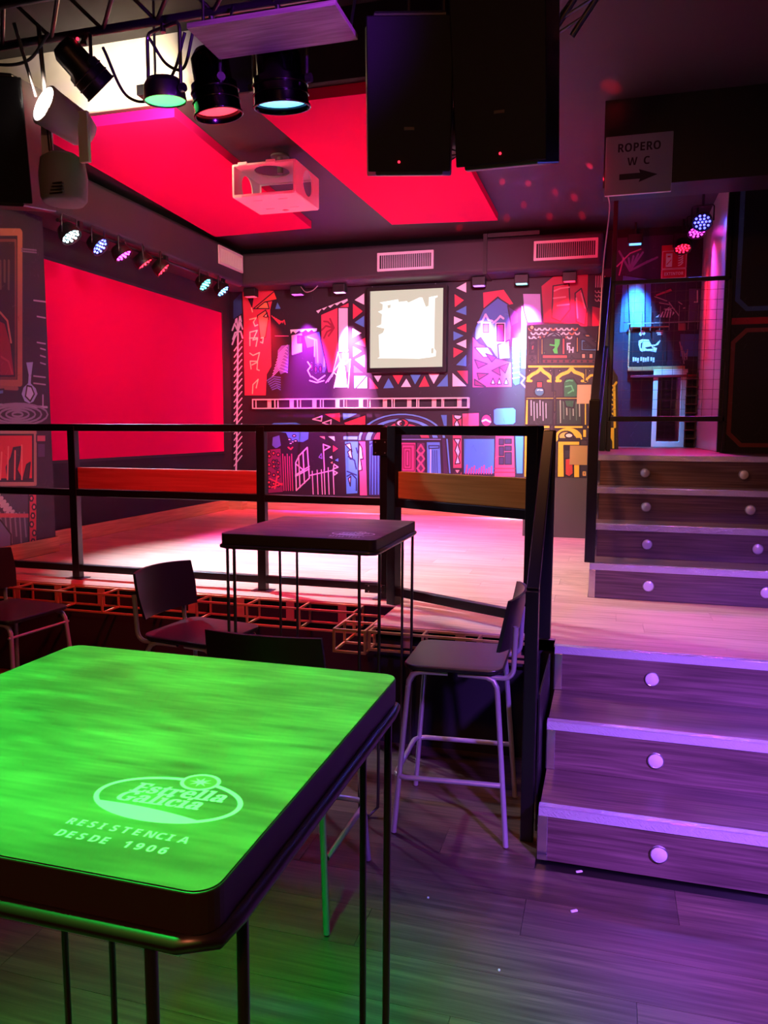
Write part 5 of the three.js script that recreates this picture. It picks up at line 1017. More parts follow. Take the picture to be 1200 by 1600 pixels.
// ---------------------------------------------------------------- hanging rig
const rig = thing('lighting_truss', 'dark lattice lighting truss hanging across the top of the hall', 'truss', [0, 0, 0]);
const tz = -3.12, ty = 3.3; const chords = [[ty, tz], [ty, tz + 0.29], [ty + 0.27, tz + 0.145]];
for (const [y, z] of chords) put('chord', rod([-3.6, y, z], [-0.85, y, z], 0.018), M.darkSteel, rig);
for (let k = 0; k < 10; k++) { const x = -3.55 + k * 0.27; for (const [a, b] of [[0, 1], [1, 2], [2, 0]]) put('brace', rod([x, ...chords[a]], [x + 0.27, ...chords[b]], 0.009, 6), M.darkSteel, rig); }
for (const x of [-3.3, -1.9, -0.9]) put('hanger', rod([x, ty + 0.27, tz + 0.145], [x, 3.98, tz + 0.145], 0.008), M.steel, rig);
const arm = thing('lighting_truss', 'slanted metal truss arm at the top right of the loudspeakers', 'truss', [0, 0, 0]);
for (const d of [[0, 0], [0.09, 0], [0.045, 0.08]]) put('chord', rod([-0.28 + d[0], 3.12 + d[1], -3.35], [0.12 + d[0], 3.578, -3.15], 0.012), M.steel, arm);
for (let k = 0; k < 7; k++) { const a = k / 7, b = (k + 1) / 7; put('brace', rod([-0.28 + a * 0.4, 3.12 + a * 0.42, -3.35 + a * 0.2], [-0.19 + b * 0.4, 3.12 + b * 0.42, -3.35 + b * 0.2], 0.006, 6), M.steel, arm); }
const shelf = thing('shelf_board', 'flat wooden board under the truss above the two chrome lamps', 'board', [-1.277, 3.05, -2.879]);
put('board', rbox(-0.298, 0.298, 0, 0.02, -0.129, 0.129, 0.003), M.board, shelf);
for (const x of [-0.27, 0.27]) for (const z of [-0.11, 0.05]) put('hanger', rod([x, 0.02, z], [x, 0.235, z < 0 ? -0.2 : 0.05], 0.006), M.steel, shelf);

function speaker(label, at, turn, tilt, w, h, d, ledAt) {
  const t = thing('loudspeaker', label, 'loudspeaker', at, turn, 'hanging loudspeakers'); t.rotation.order = 'YXZ'; t.rotation.x = tilt;
  const o = [[-w / 2, 0], [w / 2, 0], [w * 0.36, -d], [-w * 0.36, -d]];
  put('cabinet', plate(o, h, [], 0.008).rotateX(-Math.PI / 2).rotateY(Math.PI).rotateY(Math.PI).translate(0, -h / 2, -d), M.plastic, t);
  put('grille', rbox(-w / 2 + 0.012, w / 2 - 0.012, -h / 2 + 0.015, h / 2 - 0.015, 0.001, 0.014, 0.006), mat('#0f0d10', 0.7, 0.3, { bumpMap: fineGrain, bumpScale: 0.001 }), t);
  put('badge', rbox(-0.02, 0.02, -0.006, 0.006, 0.014, 0.017, 0.001), M.darkSteel, t).position.y = -h * 0.2;
  put('power_led', new THREE.SphereGeometry(0.005, 8, 6).translate(ledAt, -h / 2 + 0.05, 0.016), mat('#400008', 0.4, 0, { emissive: '#ff2038', emissiveIntensity: 4 }), t);
  return t;
}
const hang = (t, pts) => pts.forEach(([a, b]) => put('hanger', rod(t.worldToLocal(V(...a)).toArray(), t.worldToLocal(V(...b)).toArray(), 0.008), M.darkSteel, t));
const sp1 = speaker('left of the two black loudspeakers hanging before the red ceiling panel', [-0.775, 2.825, -3.02], 0.25, 0.3, 0.35, 0.56, 0.3, -0.04);
const sp2 = speaker('right and larger of the two black loudspeakers hanging side by side', [-0.43, 2.86, -3.0], -0.02, 0.3, 0.37, 0.64, 0.3, 0.0);
const sp3 = speaker('black loudspeaker hanging at the left edge of the picture', [-2.79, 2.86, -3.02], 0.45, 0.2, 0.42, 0.56, 0.36, 0.04);
scene.updateMatrixWorld(true);
hang(sp1, [[[-0.8, 3.0, -3.1], [-0.8, 3.585, -3.1]], [[-0.66, 3.0, -3.1], [-0.66, 3.585, -3.1]]]); hang(sp2, [[[-0.52, 3.08, -3.1], [-0.52, 3.585, -3.1]], [[-0.34, 3.08, -3.1], [-0.34, 3.585, -3.1]]]); hang(sp3, [[[-2.72, 3.05, -3.1], [-2.72, 3.31, -2.98]], [[-2.55, 3.05, -3.1], [-2.55, 3.31, -2.98]]]);

// lamps: local +z is the beam
const lens = (c, k) => mat('#d8d8e0', 0.2, 0, { emissive: c, emissiveIntensity: k });
function yoke(t, w, len, m, up) { put('yoke', pipe([[-w, 0, 0], [-w, len, 0], [w, len, 0], [w, 0, 0]], 0.008, 0.03), m, t).rotation.x = up; for (const s of [-1, 1]) put('knob', new THREE.CylinderGeometry(0.018, 0.018, 0.022, 10).rotateZ(Math.PI / 2).translate(s * (w + 0.01), 0, 0), m, t); }
function parCan(label, from, to, r, L, body, glow, power, group) {
  const t = thing('par_lamp', label, 'stage lamp', [0, 0, 0], 0, group); aim(t, from, to);
  put('can', new THREE.LatheGeometry([[0.001, -L * 0.6], [r * 0.55, -L * 0.58], [r * 0.8, -L * 0.45], [r * 0.82, -L * 0.1], [r * 0.98, -L * 0.06], [r, L * 0.36], [r * 1.06, L * 0.37], [r * 1.06, L * 0.4], [r * 0.97, L * 0.4], [r * 0.95, L * 0.3]].map((p) => new THREE.Vector2(...p)), 28).rotateX(Math.PI / 2), body, t);
  for (const z of [0.05, 0.2]) put('band', new THREE.TorusGeometry(r * 1.0, 0.004, 6, 28).translate(0, 0, L * z), body, t);
  put('lens', new THREE.LatheGeometry([[0.001, L * 0.31], [r * 0.5, L * 0.31], [r * 0.8, L * 0.3], [r * 0.95, L * 0.285]].map((p) => new THREE.Vector2(...p)), 24).rotateX(Math.PI / 2), lens(glow, power), t);
  return t;
}
function mount(t, w, dir, len, m) { // bracket from the can up to what it hangs on
  const up = V(0, 1, 0).applyQuaternion(t.quaternion.clone().invert()); up.x = 0; const a = Math.atan2(up.z, up.y); yoke(t, w, len, m, a); t.updateMatrixWorld(true);
  if (dir) put('clamp', rod(t.worldToLocal(V(t.position.x, t.position.y + len - 0.02, t.position.z)).toArray(), t.worldToLocal(V(t.position.x, 3.3, -3.12)).toArray(), 0.012), m, t);
}
const chromeCan = mat('#3a3638', 0.18, 1);
const redPar = parCan('chrome stage lamp glowing red under the wooden board', [-1.67, 3.0, -3.14], [-1.3, 0, -3.45], 0.1, 0.27, chromeCan, '#ff3040', 3); mount(redPar, 0.115, 1, 0.24, M.darkSteel);
const bluePar = parCan('chrome stage lamp glowing blue under the wooden board', [-1.365, 2.99, -3.14], [-1.32, 0.0, -3.6], 0.115, 0.24, chromeCan, '#58b8ff', 3); mount(bluePar, 0.125, 1, 0.22, M.darkSteel);
const blackPar = parCan('black stage lamp hanging at the top left above the white lamp', [-2.3, 3.14, -3.12], [-1.5, 2.0, -4.2], 0.078, 0.23, M.plastic, '#ff2030', 0.4); mount(blackPar, 0.09, 1, 0.13, M.blackMetal);
put('power_led', new THREE.SphereGeometry(0.007, 8, 6).translate(-0.045, 0.055, -0.1), mat('#400008', 0.4, 0, { emissive: '#ff2038', emissiveIntensity: 5 }), blackPar);
const greenPar = thing('led_lamp', 'flat lamp with a green glowing rim hanging in a wire bracket', 'stage lamp'); aim(greenPar, [-1.9, 3.0, -3.12], [-1.82, 0, -3.4]);
put('body', new THREE.LatheGeometry([[0.001, -0.06], [0.07, -0.055], [0.085, -0.03], [0.092, 0.03], [0.088, 0.034], [0.085, 0.02]].map((p) => new THREE.Vector2(...p)), 24).rotateX(Math.PI / 2), M.steel, greenPar);
put('lens', new THREE.CylinderGeometry(0.086, 0.086, 0.008, 24).rotateX(Math.PI / 2).translate(0, 0, 0.022), lens('#30ff70', 3), greenPar);
mount(greenPar, 0.1, 1, 0.27, M.steel);
// white moving head
const head = thing('moving_head_lamp', 'white moving head lamp with a bright lens beside the left loudspeaker', 'stage lamp', [-2.42, 2.74, -3.1]);
put('base', new THREE.LatheGeometry([[0.001, 0], [0.085, 0.0], [0.1, 0.02], [0.105, 0.12], [0.095, 0.19], [0.06, 0.215], [0.001, 0.22]].map((p) => new THREE.Vector2(...p)), 28).translate(0, -0.17, 0), M.grey, head);
put('vent', [0, 1, 2, 3].map((k) => rbox(0.0, 0.07, -0.155 + k * 0.014, -0.148 + k * 0.014, 0.088, 0.1, 0.002)), M.darkSteel, head);
const hd = put('head', new THREE.LatheGeometry([[0.001, -0.13], [0.055, -0.125], [0.078, -0.08], [0.085, 0.06], [0.09, 0.1], [0.078, 0.105]].map((p) => new THREE.Vector2(...p)), 28).rotateX(Math.PI / 2), M.white, head); hd.position.set(0.02, 0.2, 0); hd.lookAt(-2.77, 3.24, -2.2);
put('lens', new THREE.SphereGeometry(0.078, 20, 8, 0, Math.PI * 2, 0, 0.7).rotateX(Math.PI / 2).translate(0, 0, 0.042), lens('#fff0ff', 5), hd);
for (const s of [-1, 1]) put('arm', bar([0.02 + s * 0.1, 0.0, 0], [0.02 + s * 0.098, 0.22, 0], 0.022, 0.05), M.white, head);
put('hanger', rod([-0.06, 0.04, 0], [-0.06, 0.58, 0.05], 0.01), M.darkSteel, head);
// unseen warm lamp, placed to brighten the cream ceiling step
const warm = thing('unseen_flood_lamp', 'unseen warm white flood lamp behind the green lamp, placed to light the ceiling step', 'stage lamp', [-2.58, 3.5, -4.16]);
put('body', rbox(-0.11, 0.11, -0.03, 0.03, -0.03, 0.05, 0.006), M.darkSteel, warm); put('lens', box(-0.1, 0.1, -0.02, 0.025, -0.036, -0.031), lens('#ffe8b8', 3), warm); put('hanger', rod([0, 0.02, 0.02], [0, 0.48, 0.02], 0.008), M.darkSteel, warm);
spot('unseen_flood_beam', '#ffe2b0', 10, [-2.6, 3.48, -4.21], [-3.0, 3.62, -4.6], 60, 0.9, 3);
// unseen lamps placed for their light
const unseenLamp = (label, from, to, c) => { const t = parCan(label, from, to, 0.09, 0.26, M.plastic, c, 2, 'unseen stage lamps on the hall ceiling'); mount(t, 0.1, 0, 0.2, M.blackMetal); put('stem', rod(t.worldToLocal(V(from[0], from[1] + 0.19, from[2])).toArray(), t.worldToLocal(V(from[0], from[0] > -0.75 ? CY : 3.98, from[2])).toArray(), 0.01), M.blackMetal, t); return t; };
scene.updateMatrixWorld(true);
unseenLamp('unseen stage lamp above the near table, placed to light it green', [-0.9, 3.45, -0.86], [-0.72, 1.13, -0.9], '#30ff50');
unseenLamp('unseen stage lamp behind the loudspeakers, placed to light the stage amber', [-0.6, 3.34, -4.44], [-0.75, 0.59, -5.0], '#ffb870');
unseenLamp('unseen stage lamp behind the left loudspeaker, placed to light the screen red', [-0.7, 2.88, -3.54], [-4.35, 2.0, -7.0], '#ff2030');
unseenLamp('unseen stage lamp behind the right loudspeaker, placed to light the mural pink', [-0.38, 2.92, -3.56], [-2.3, 1.75, -8.45], '#ffc0d8');
unseenLamp('unseen stage lamp behind the viewer, placed to light the hall softly', [-0.05, 3.42, 1.74], [-1.0, 1.2, -3.6], '#ffc0a8');
const unseenWallLamp = parCan('unseen stage lamp on the right wall, placed to light the stairs purple', [1.54, 2.48, -0.24], [0.6, 0.35, -3.1], 0.09, 0.26, M.plastic, '#a870ff', 2); unseenWallLamp.updateMatrixWorld(true);
for (const [lab, x, z, tx] of [['unseen flood lamp behind the ochre board, placed to light the right ceiling panel red', -0.76, -3.95, -1.65], ['unseen flood lamp behind the reddish board, placed to light the left ceiling panel red', -2.62, -4.22, -3.35]]) {  // unseen uplights placed to light the red ceiling panels
  const t = thing('unseen_flood_lamp', lab, 'stage lamp', [x, 1.24, z]), b = put('body', rbox(-0.07, 0.07, -0.035, 0.035, -0.03, 0.02, 0.005), M.plastic, t); b.rotation.x = 0.9;
  put('lens', rbox(-0.06, 0.06, -0.027, 0.027, 0.021, 0.024, 0.002).rotateY(Math.PI), lens('#ff2040', 2), b).rotation.set(0, Math.PI, 0);
  put('clamp', rbox(-0.015, 0.015, -0.065, -0.02, -0.015, 0.05, 0.003), M.blackMetal, t);
}
put('wall_arm', rod(unseenWallLamp.worldToLocal(V(1.58, 2.5, -0.24)).toArray(), unseenWallLamp.worldToLocal(V(RX, 2.5, -0.24)).toArray(), 0.012), M.blackMetal, unseenWallLamp);

// row of small colour lamps on the left duct
const ledBody = mat('#0c0b0e', 0.4);
function ledPar(label, from, to, c, beam, cd, group, deg = 24, k = 7) { // lamp heads turn towards the hall
  const t = thing('led_lamp', label, 'stage lamp', [0, 0, 0], 0, group); aim(t, from, to);
  put('body', new THREE.LatheGeometry([[0.001, -0.07], [0.06, -0.065], [0.078, -0.02], [0.082, 0.028], [0.076, 0.03], [0.074, 0.012], [0.001, 0.012]].map((p) => new THREE.Vector2(...p)), 22).rotateX(Math.PI / 2), ledBody, t);
  const dots = []; for (const [n, r] of [[1, 0], [6, 0.03], [10, 0.058]]) for (let i = 0; i < n; i++) dots.push(new THREE.SphereGeometry(0.0105, 8, 4, 0, Math.PI * 2, 0, Math.PI / 2).rotateX(Math.PI / 2).translate(r * Math.cos((i / n) * 6.283), r * Math.sin((i / n) * 6.283), 0.013));
  put('led_cluster', dots, lens(c, k), t);
  const up = V(0, 1, 0).applyQuaternion(t.quaternion.clone().invert()); up.x = 0; put('yoke', pipe([[-0.088, 0, 0], [-0.088, 0.13, 0], [0.088, 0.13, 0], [0.088, 0, 0]], 0.006, 0.02), ledBody, t).rotation.x = Math.atan2(up.z, up.y);
  t.updateMatrixWorld(true);
  if (from[0] > 0) put('clamp', rod(t.worldToLocal(V(from[0], from[1] + 0.12, from[2])).toArray(), t.worldToLocal(V(from[0], CY, from[2])).toArray(), 0.012), ledBody, t);
  spot('led_lamp_beam', beam, cd, t.localToWorld(V(0, 0, 0.05)).toArray(), to, deg, 1, 3);
  return t;
}
const G1 = 'colour lamps along the left duct';
for (const [lab, z, c, b, cd, to, deg = 28] of [
  ['cyan white lamp, first of the row above the red screen', -5.04, '#c0ffff', '#d0d8ff', 120, [-2.05, SY, -5.1], 38], ['blue lamp, second of the row above the red screen', -5.38, '#2060ff', '#a8a8ff', 38, [-0.95, SY, -5.6], 24],
  ['magenta lamp, third of the row above the red screen', -5.69, '#ff40ff', '#ff50e8', 95, [-2.3, SY, -6.2]], ['red lamp beside the magenta one above the red screen', -6.0, '#ff1828', '#ff3060', 26, [-2.3, SY, -6.9]],
  ['red lamp in the middle of the row above the red screen', -6.28, '#ff1828', '#ff3060', 26, [-1.6, SY, -7.4]], ['teal lamp, second from the back wall in the row', -7.04, '#20d8d0', '#ff70e0', 50, [-1.2, SY, -7.0]], ['sky blue lamp nearest the back wall in the row', -7.41, '#38a0ff', '#c060ff', 40, [-1.7, SY, -7.6]],
]) ledPar(lab, [-3.9, 2.985, z], to, c, b, cd, G1, deg);
tag(put('lamp_bar', [rod([-3.93, 3.07, -4.95], [-3.93, 3.07, -7.6], 0.014), ...[-5.2, -6.4, -7.5].map((z) => box(-3.945, -3.915, 3.06, 3.12, z - 0.02, z + 0.02))], M.blackMetal), 'thin black bar that carries the row of colour lamps', 'lamp bar');
const G2 = 'colour lamps in the alcove';
ledPar('blue lamp high in the alcove beside the black wall', [0.72, 3.33, -7.3], [0.3, 1.4, -4.9], '#4048ff', '#5a60ff', 10, G2, 34);
ledPar('magenta lamp high in the alcove below the blue one', [0.72, 3.36, -7.75], [0.8, 1.4, -6.6], '#ff30e0', '#ff40d0', 22, G2, 34);
ledPar('red lamp deepest in the alcove beside the red sign', [0.64, 3.32, -8.2], [0.75, 1.4, -7.2], '#ff1030', '#ff2040', 22, G2, 34);
// small wall washers under the back duct
function washer(label, x, c, beams) {
  const t = thing('wall_washer_lamp', label, 'wall lamp', [x, x > 0 ? 3.42 : 3.09, -8.2], 0, 'wall washers under the back duct');
  put('body', rbox(-0.07, 0.07, -0.045, 0.042, -0.05, 0.05, 0.006), M.black, t); if (x > 0) put('stem', rod([0, 0.04, 0], [0, CY - 3.42, 0], 0.012), M.black, t); put('lens', box(-0.055, 0.055, -0.05, -0.0455, -0.035, 0.035), lens(c, 3), t);
  for (const [col, cd, dx, y, deg] of beams) spot('wall_washer_beam', col, cd, [x, x > 0 ? 3.36 : 3.03, -8.22], [x + dx, y, BZ], deg, 1, 1.5);
}
washer('wall lamp at the left end throwing red light on the mural', -3.95, '#ff2040', [['#ff1830', 36, 0.0, 2.3, 38]]);
washer('wall lamp throwing magenta light on the small painted house', -3.38, '#ff40ff', [['#d838ff', 120, 0.03, 2.3, 22]]);
washer('wall lamp throwing pink light left of the lit square sign', -2.88, '#ffa0ff', [['#ff86f0', 320, 0.06, 2.3, 17]]);
washer('wall lamp throwing violet light right of the lit square sign', -1.34, '#a060ff', [['#a878ff', 130, 0.08, 2.3, 20]]);
washer('wall lamp throwing cyan and pink light beside the painted cabinet', -0.9, '#60ffff', [['#60d8ff', 260, 0.02, 2.2, 16], ['#ff50d0', 80, 0.02, 2.6, 28]]);
washer('unseen wall lamp in the alcove, placed to light the painted plants blue', 0.2, '#40a0ff', [['#38a4ff', 80, 0.06, 2.3, 20]]);  // unseen lamp, placed for the blue light on the alcove wall
washer('wall lamp at the right end throwing red light on the mural', -0.42, '#ff2040', [['#ff1840', 34, -0.02, 2.4, 42]]);

// laser dots: one unseen effect lamp with many narrow red beams
const fx = thing('unseen_laser_lamp', 'unseen effect lamp behind the loudspeakers, placed to throw red dots on the ceiling', 'effect lamp', [-0.5, 2.75, -3.44]);
put('body', rbox(-0.05, 0.05, -0.04, 0.055, -0.05, 0.05, 0.006), M.black, fx); put('lens', new THREE.CylinderGeometry(0.018, 0.018, 0.006, 14).rotateX(Math.PI / 2).translate(0.02, -0.01, -0.053), lens('#ff1030', 2), fx); put('clip', rod([0, 0.05, 0], [0, 0.83, 0], 0.012), M.darkSteel, fx);
// ---------------------------------------------------------------- projector cage
const cage = thing('projector_cage', 'open white metal projector cage hanging from the ceiling', 'projector mount', [-2.44, 3.34, -5.3], 0.0);
{
  const w = 0.49, h = 0.225, d = 0.46, t = 0.008, cm = M.white, slot = (x, y) => roundRect(0.075, 0.016, 0.007).map(([a, b]) => [x + a, y + b]).reverse();
  put('bottom_plate', plate(roundRect(w, d, 0.01), t, [slot(-0.1, -0.12), slot(0.1, -0.12), slot(-0.1, 0.1), slot(0.1, 0.1), ring(0, 0.17, 0.03)]).rotateX(-Math.PI / 2).translate(0, -h / 2, -d / 2), cm, cage);
  put('top_plate', plate(roundRect(w, d, 0.01), t, [ring(-0.02, -0.04, 0.13)]).rotateX(-Math.PI / 2).translate(0, h / 2, -d / 2), cm, cage);
  for (const s of [-1, 1]) put('side_plate', plate(roundRect(d, h, 0.008), t, [ring(0, 0.012, 0.092)]).rotateY(Math.PI / 2).translate(s * (w / 2) - t / 2, t / 2, -d / 2), cm, cage);
  for (const z of [0, -d]) put('frame', plate(roundRect(w, h, 0.008), 0.012, [roundRect(w - 0.026, h - 0.026, 0.006).reverse()]).translate(0, t / 2, z - 0.004), cm, cage);
  for (const [x, y] of [[-0.16, 1], [0.06, 1], [-0.2, -1], [0.2, -1]]) put('clip', rbox(x - 0.035, x + 0.035, y * (h / 2) - 0.012 + t / 2, y * (h / 2) + 0.014, 0.004, 0.02, 0.003), cm, cage);
  put('pole', rod([0.02, h / 2, -0.25], [0.02, CY - 3.34, -0.25], 0.022, 16), M.grey, cage); put('flange', new THREE.CylinderGeometry(0.07, 0.07, 0.012, 20).translate(0.02, CY - 3.34 - 0.006, -0.25), M.grey, cage);
  cage.rotation.x = 0.0;
}

// ---------------------------------------------------------------- right side: signs, mesh, alcove
const signTex = (w, h, draw) => { const c = canvas(w, h), g = c.getContext('2d'); draw(g, w, h); return tex(c); };
function flatSign(parent, w, h, z, m) { return put('print', face([-w / 2, -h / 2, z], [w / 2, -h / 2, z], [w / 2, h / 2, z], [-w / 2, h / 2, z]), m, parent); }
const wc = thing('direction_sign', 'white hanging sign with an arrow for cloakroom and toilets', 'sign', [0.128, 3.175, -5.16]);
put('panel', rbox(-0.195, 0.195, -0.175, 0.175, -0.025, 0, 0.004), M.white, wc);
flatSign(wc, 0.388, 0.348, 0.0008, mat('#ffffff', 0.6, 0, { map: signTex(512, 460, (g, w, h) => {
  g.fillStyle = '#8c8692'; g.fillRect(0, 0, w, h); g.fillStyle = '#1a1020'; g.textAlign = 'center'; g.font = 'bold 92px sans-serif'; g.save(); g.translate(w / 2, 128); g.scale(0.94, 1); g.fillText('ROPERO', 0, 0); g.restore(); g.font = 'bold 84px sans-serif'; g.fillText('W  C', w / 2, 236);  // white face toned grey to stand for the dim light on it
  g.beginPath(); g.moveTo(110, 300); g.lineTo(270, 300); g.lineTo(262, 272); g.lineTo(404, 322); g.lineTo(262, 372); g.lineTo(272, 346); g.lineTo(110, 346); g.fill();
}) }));
for (const x of [-0.15, 0.15]) put('hanger', rod([x, 0.17, -0.012], [x, 0.17, -0.045], 0.005), M.steel, wc);
tag(put('cable', soft([[-0.045, 2.99, -5.15], [-0.035, 2.95, -5.17], [-0.06, 2.6, -5.18], [-0.07, 2.2, -5.18], [-0.075, 2.05, -5.1]], 0.004), M.white), 'thin white cable hanging below the arrow sign', 'cable');
const frameR = thing('alcove_frame', 'black metal frame around the opening of the alcove', 'frame', [0, PY, -6.49]);
for (const x of [0.005, 0.835]) put('post', rbox(x - 0.018, x + 0.018, 0.004, 2.195, -0.02, 0.02, 0.004), M.blackMetal, frameR);
put('top_bar', rbox(-0.01, 0.85, 2.0, 2.06, -0.02, 0.02, 0.004), M.blackMetal, frameR);
put('edge_strip', rod([0.812, 1.45, 0.024], [0.812, 2.0, 0.024], 0.004), M.white, frameR);
const mesh = thing('mesh_panel', 'black wire mesh panel in a frame across the alcove opening', 'mesh panel', [0, 1.64, -6.44]);
put('frame', [rbox(0.0, 0.86, -0.02, 0.02, -0.016, 0.016, 0.004), rbox(0.0, 0.86, 1.04, 1.07, -0.016, 0.016, 0.004), rbox(0.84, 0.872, -0.02, 1.07, -0.016, 0.016, 0.004), rbox(-0.008, 0.02, -0.02, 1.07, -0.016, 0.016, 0.004)], M.blackMetal, mesh);
{ const wires = []; for (let k = 1; k < 14; k++) wires.push(box(0.02, 0.84, k * 0.075 - 0.0012, k * 0.075 + 0.0012, -0.0012, 0.0012)); for (let k = 1; k < 11; k++) wires.push(box(0.02 + k * 0.0745 - 0.0012, 0.02 + k * 0.0745 + 0.0012, 0.02, 1.04, 0.0012, 0.0036)); put('wire_mesh', wires, M.darkSteel, mesh).userData.kind = 'stuff'; }
put('foot', [rbox(0.0, 0.025, PY - 1.64 + 0.003, -0.018, -0.014, 0.014, 0.003), rbox(0.845, 0.87, PY - 1.64 + 0.003, -0.018, -0.014, 0.014, 0.003)], M.blackMetal, mesh);
const ext = thing('extinguisher_sign', 'red sign with a white extinguisher and flames in the alcove', 'sign', [0.585, 3.23, BZ + 0.003]);
put('panel', rbox(-0.122, 0.122, -0.168, 0.168, 0, 0.006, 0.002), mat('#c8182c', 0.5), ext);
flatSign(ext, 0.24, 0.33, 0.0068, mat('#ffffff', 0.5, 0, { map: signTex(256, 352, (g) => {
  g.fillStyle = '#cf1c30'; g.fillRect(0, 0, 256, 352); g.strokeStyle = '#f4e8ea'; g.lineWidth = 5; g.strokeRect(9, 60, 238, 180); g.strokeRect(9, 250, 238, 92); g.fillStyle = '#f4e8ea'; g.fillRect(44, 84, 64, 140); g.fillStyle = '#cf1c30'; g.fillRect(60, 106, 30, 18); g.strokeStyle = '#cf1c30'; g.lineWidth = 8; g.beginPath(); g.moveTo(54, 200); g.lineTo(98, 150); g.stroke();
  g.strokeStyle = '#f4e8ea'; g.lineWidth = 12; for (let k = 0; k < 5; k++) { g.beginPath(); g.moveTo(168, 214 - k * 26); g.quadraticCurveTo(200, 214 - k * 26, 216, 178 - k * 22); g.stroke(); }
  g.fillStyle = '#f4e8ea'; g.textAlign = 'center'; g.font = 'bold 45px sans-serif'; g.save(); g.translate(128, 312); g.scale(0.9, 1); g.fillText('EXTINTOR', 0, 0); g.restore();
}) }));
const poster = thing('poster', 'black poster with a white stencilled guitar player in the alcove', 'poster', [0.37, 2.4, BZ + 0.003]);
put('sheet', box(-0.18, 0.18, -0.195, 0.19, 0, 0.004), M.black, poster);
flatSign(poster, 0.358, 0.38, 0.0048, mat('#ffffff', 0.5, 0, { map: signTex(256, 272, (g) => {
  g.fillStyle = '#1a1022'; g.fillRect(0, 0, 256, 272); g.fillStyle = '#e6dcea'; const bl = (a) => { g.beginPath(); a.forEach(([x, y], i) => g[i ? 'lineTo' : 'moveTo'](x, y)); g.fill(); };
  bl([[62, 34], [78, 16], [98, 20], [104, 40], [96, 52], [84, 46], [74, 58], [62, 48]]); bl([[60, 90], [84, 80], [130, 84], [142, 108], [150, 122], [178, 120], [206, 90], [212, 94], [196, 124], [160, 136], [190, 146], [184, 176], [150, 170], [110, 164], [86, 172], [72, 160], [60, 120]]);
  g.fillStyle = '#1a1022'; bl([[76, 110], [88, 100], [84, 150], [76, 140]]); bl([[104, 140], [150, 132], [160, 150], [120, 152]]);
  g.fillStyle = '#e6dcea'; for (let k = 0; k < 9; k++) g.fillRect(22 + k * 16 + (k > 2 ? 6 : 0) + (k > 6 ? 6 : 0), 208 + (k % 3) * 3, 13, 34 - (k % 2) * 5); for (let k = 0; k < 3; k++) g.fillRect(176 + k * 6, 22 + k * 12, 50 - k * 8, 7);
}) }));
put('wood_strip', rbox(-0.19, 0.36, -0.245, -0.2, 0, 0.02, 0.003), M.skirt, poster); put('wood_strip', rbox(-0.195, -0.181, -0.2, 0.2, 0, 0.012, 0.002), M.skirt, poster); put('wood_strip', rbox(-0.195, 0.19, 0.191, 0.202, 0, 0.012, 0.002), M.skirt, poster);
const mirror = thing('wall_mirror', 'narrow mirror in a pale frame leaning at the back of the alcove', 'mirror', [0.595, PY + 0.004, BZ + 0.06]); mirror.rotation.x = -0.06;
put('frame', plate([[-0.16, 0], [0.16, 0], [0.16, 0.78], [-0.16, 0.78]], 0.025, [[[-0.12, 0.05], [-0.12, 0.73], [0.105, 0.73], [0.105, 0.05]]], 0.003), M.white, mirror);
put('glass', box(-0.125, 0.11, 0.045, 0.735, 0.006, 0.012), mat('#dfe2ea', 0.06, 1), mirror);
const rack = thing('slatted_rack', 'dark slatted metal rack standing right of the alcove mirror', 'rack', [0.79, PY + 0.004, BZ + 0.16]);
for (let k = 0; k < 8; k++) put('slat', rbox(-0.05, 0.055, 0.08 + k * 0.085, 0.09 + k * 0.085, -0.12, 0.06, 0.002), M.darkSteel, rack);
for (const x of [-0.045, 0.05]) put('upright', rbox(x - 0.006, x + 0.006, 0, 0.74, -0.03, -0.018, 0.002), M.darkSteel, rack);
const pale = thing('wall_rail', 'white metal rail with thin bars on the alcove wall above the poster', 'rail', [0.3, 2.6, BZ + 0.02]);
put('bar', rbox(-0.14, 0.62, 0.03, 0.04, 0, 0.012, 0.002), M.grey, pale); for (let k = 0; k < 8; k++) put('upright', rbox(-0.1 + k * 0.09, -0.095 + k * 0.09, -0.04, 0.2, 0.001, 0.009, 0.001), M.grey, pale);
for (const x of [-0.12, 0.58]) put('standoff', box(x, x + 0.012, 0.03, 0.04, -0.017, 0.001), M.grey, pale);
const shelf2 = thing('wall_shelf', 'thin dark red shelf on the alcove wall below the poster', 'shelf', [0.36, 2.1, BZ]);
put('board', rbox(-0.15, 0.48, -0.012, 0.012, 0.002, 0.05, 0.003), mat('#8a2440', 0.5), shelf2);

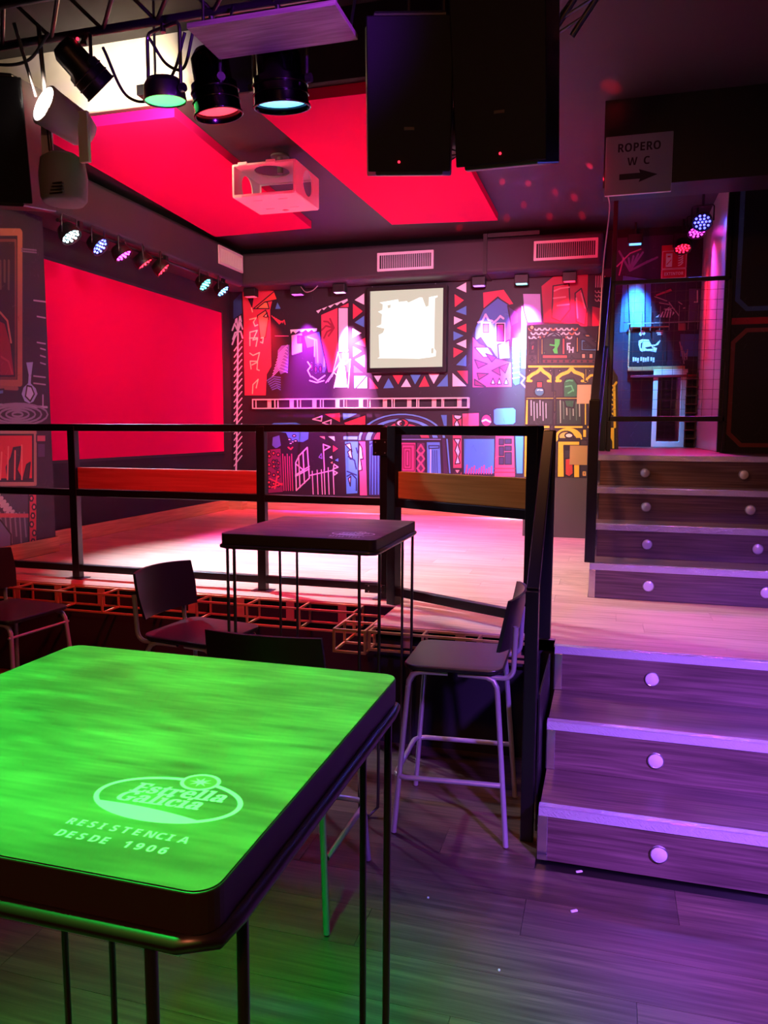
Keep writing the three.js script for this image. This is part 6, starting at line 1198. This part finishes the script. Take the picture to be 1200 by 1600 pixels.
// ---------------------------------------------------------------- cables and litter
for (const [lab, pts] of [
  ['black cable looped between the black lamp and the green lamp', [[-2.26, 3.27, -3.2], [-2.16, 3.06, -3.23], [-2.04, 3.03, -3.23], [-1.92, 3.12, -3.22], [-1.84, 3.28, -3.2]]],
  ['black cable drooping above the left loudspeaker', [[-2.95, 3.28, -3.02], [-2.75, 3.2, -3.06], [-2.55, 3.19, -3.06], [-2.42, 3.28, -3.04]]],
  ['thin black cable looped behind the green lamp', [[-2.02, 3.28, -3.2], [-1.96, 3.18, -3.24], [-1.88, 3.15, -3.24], [-1.8, 3.28, -3.2]]],
]) tag(put('cable', soft(pts, 0.007), M.rope), lab, 'cable');
tag(put('cable', soft([[-3.3, 3.11, -8.1], [-3.24, 3.05, -8.09], [-3.16, 3.06, -8.09], [-3.1, 3.11, -8.1]], 0.005), M.grey), 'thin pale cable loop under the back duct above the mural', 'cable');
for (const [lab, x, z, r] of [['white paper scrap on the floor just before the lowest step', -0.045, -2.655, 0.5], ['white paper scrap on the open floor right of the bar stool', -0.053, -2.42, 0.6]]) { const s = tag(put('paper_scrap', rbox(-0.012, 0.012, 0.0005, 0.006, -0.0045, 0.0045, 0.002), M.white), lab, 'litter'); s.position.set(x, 0, z); s.rotation.y = r; }
for (const [lab, x, z] of [['tiny pale crumb on the greenish floor at the bottom', -0.249, -2.077], ['tiny pale crumb on the floor left of the stool leg', -0.522, -2.356]]) { const s = tag(put('crumb', new THREE.DodecahedronGeometry(0.004), M.white), lab, 'litter'); s.position.set(x, 0.003, z); }
spot('unseen_red_ceiling_glow', '#ff1038', 30, [-0.48, 2.74, -3.52], [-0.6, CY, -7.0], 17, 1, 2);  // wide beam from the unseen lamp, placed to redden the dark ceiling
const dots = [[0.02, CY, -3.75], [-0.13, CY, -4.0], [0.45, CY, -4.3], [-0.05, CY, -5.0], [-0.9, CY, -6.6], [-0.7, CY, -6.7], [-0.5, CY, -7.0], [-0.8, CY, -7.3], [-0.35, CY, -7.2], [-0.2, CY, -6.4], [-1.0, CY, -7.7], [-0.6, CY, -7.75], [-0.3, CY, -7.8], [0.25, CY, -6.9], [0.4, CY, -7.3], [-1.5, CY, -7.9]];
dots.forEach((d, i) => spot('laser_beam', '#ff1030', i < 4 ? 70 : 1500, [-0.48, 2.74, -3.52], d, i < 4 ? 2.2 : 0.5, 0.6, 0.2));

renderer.render(scene, camera);
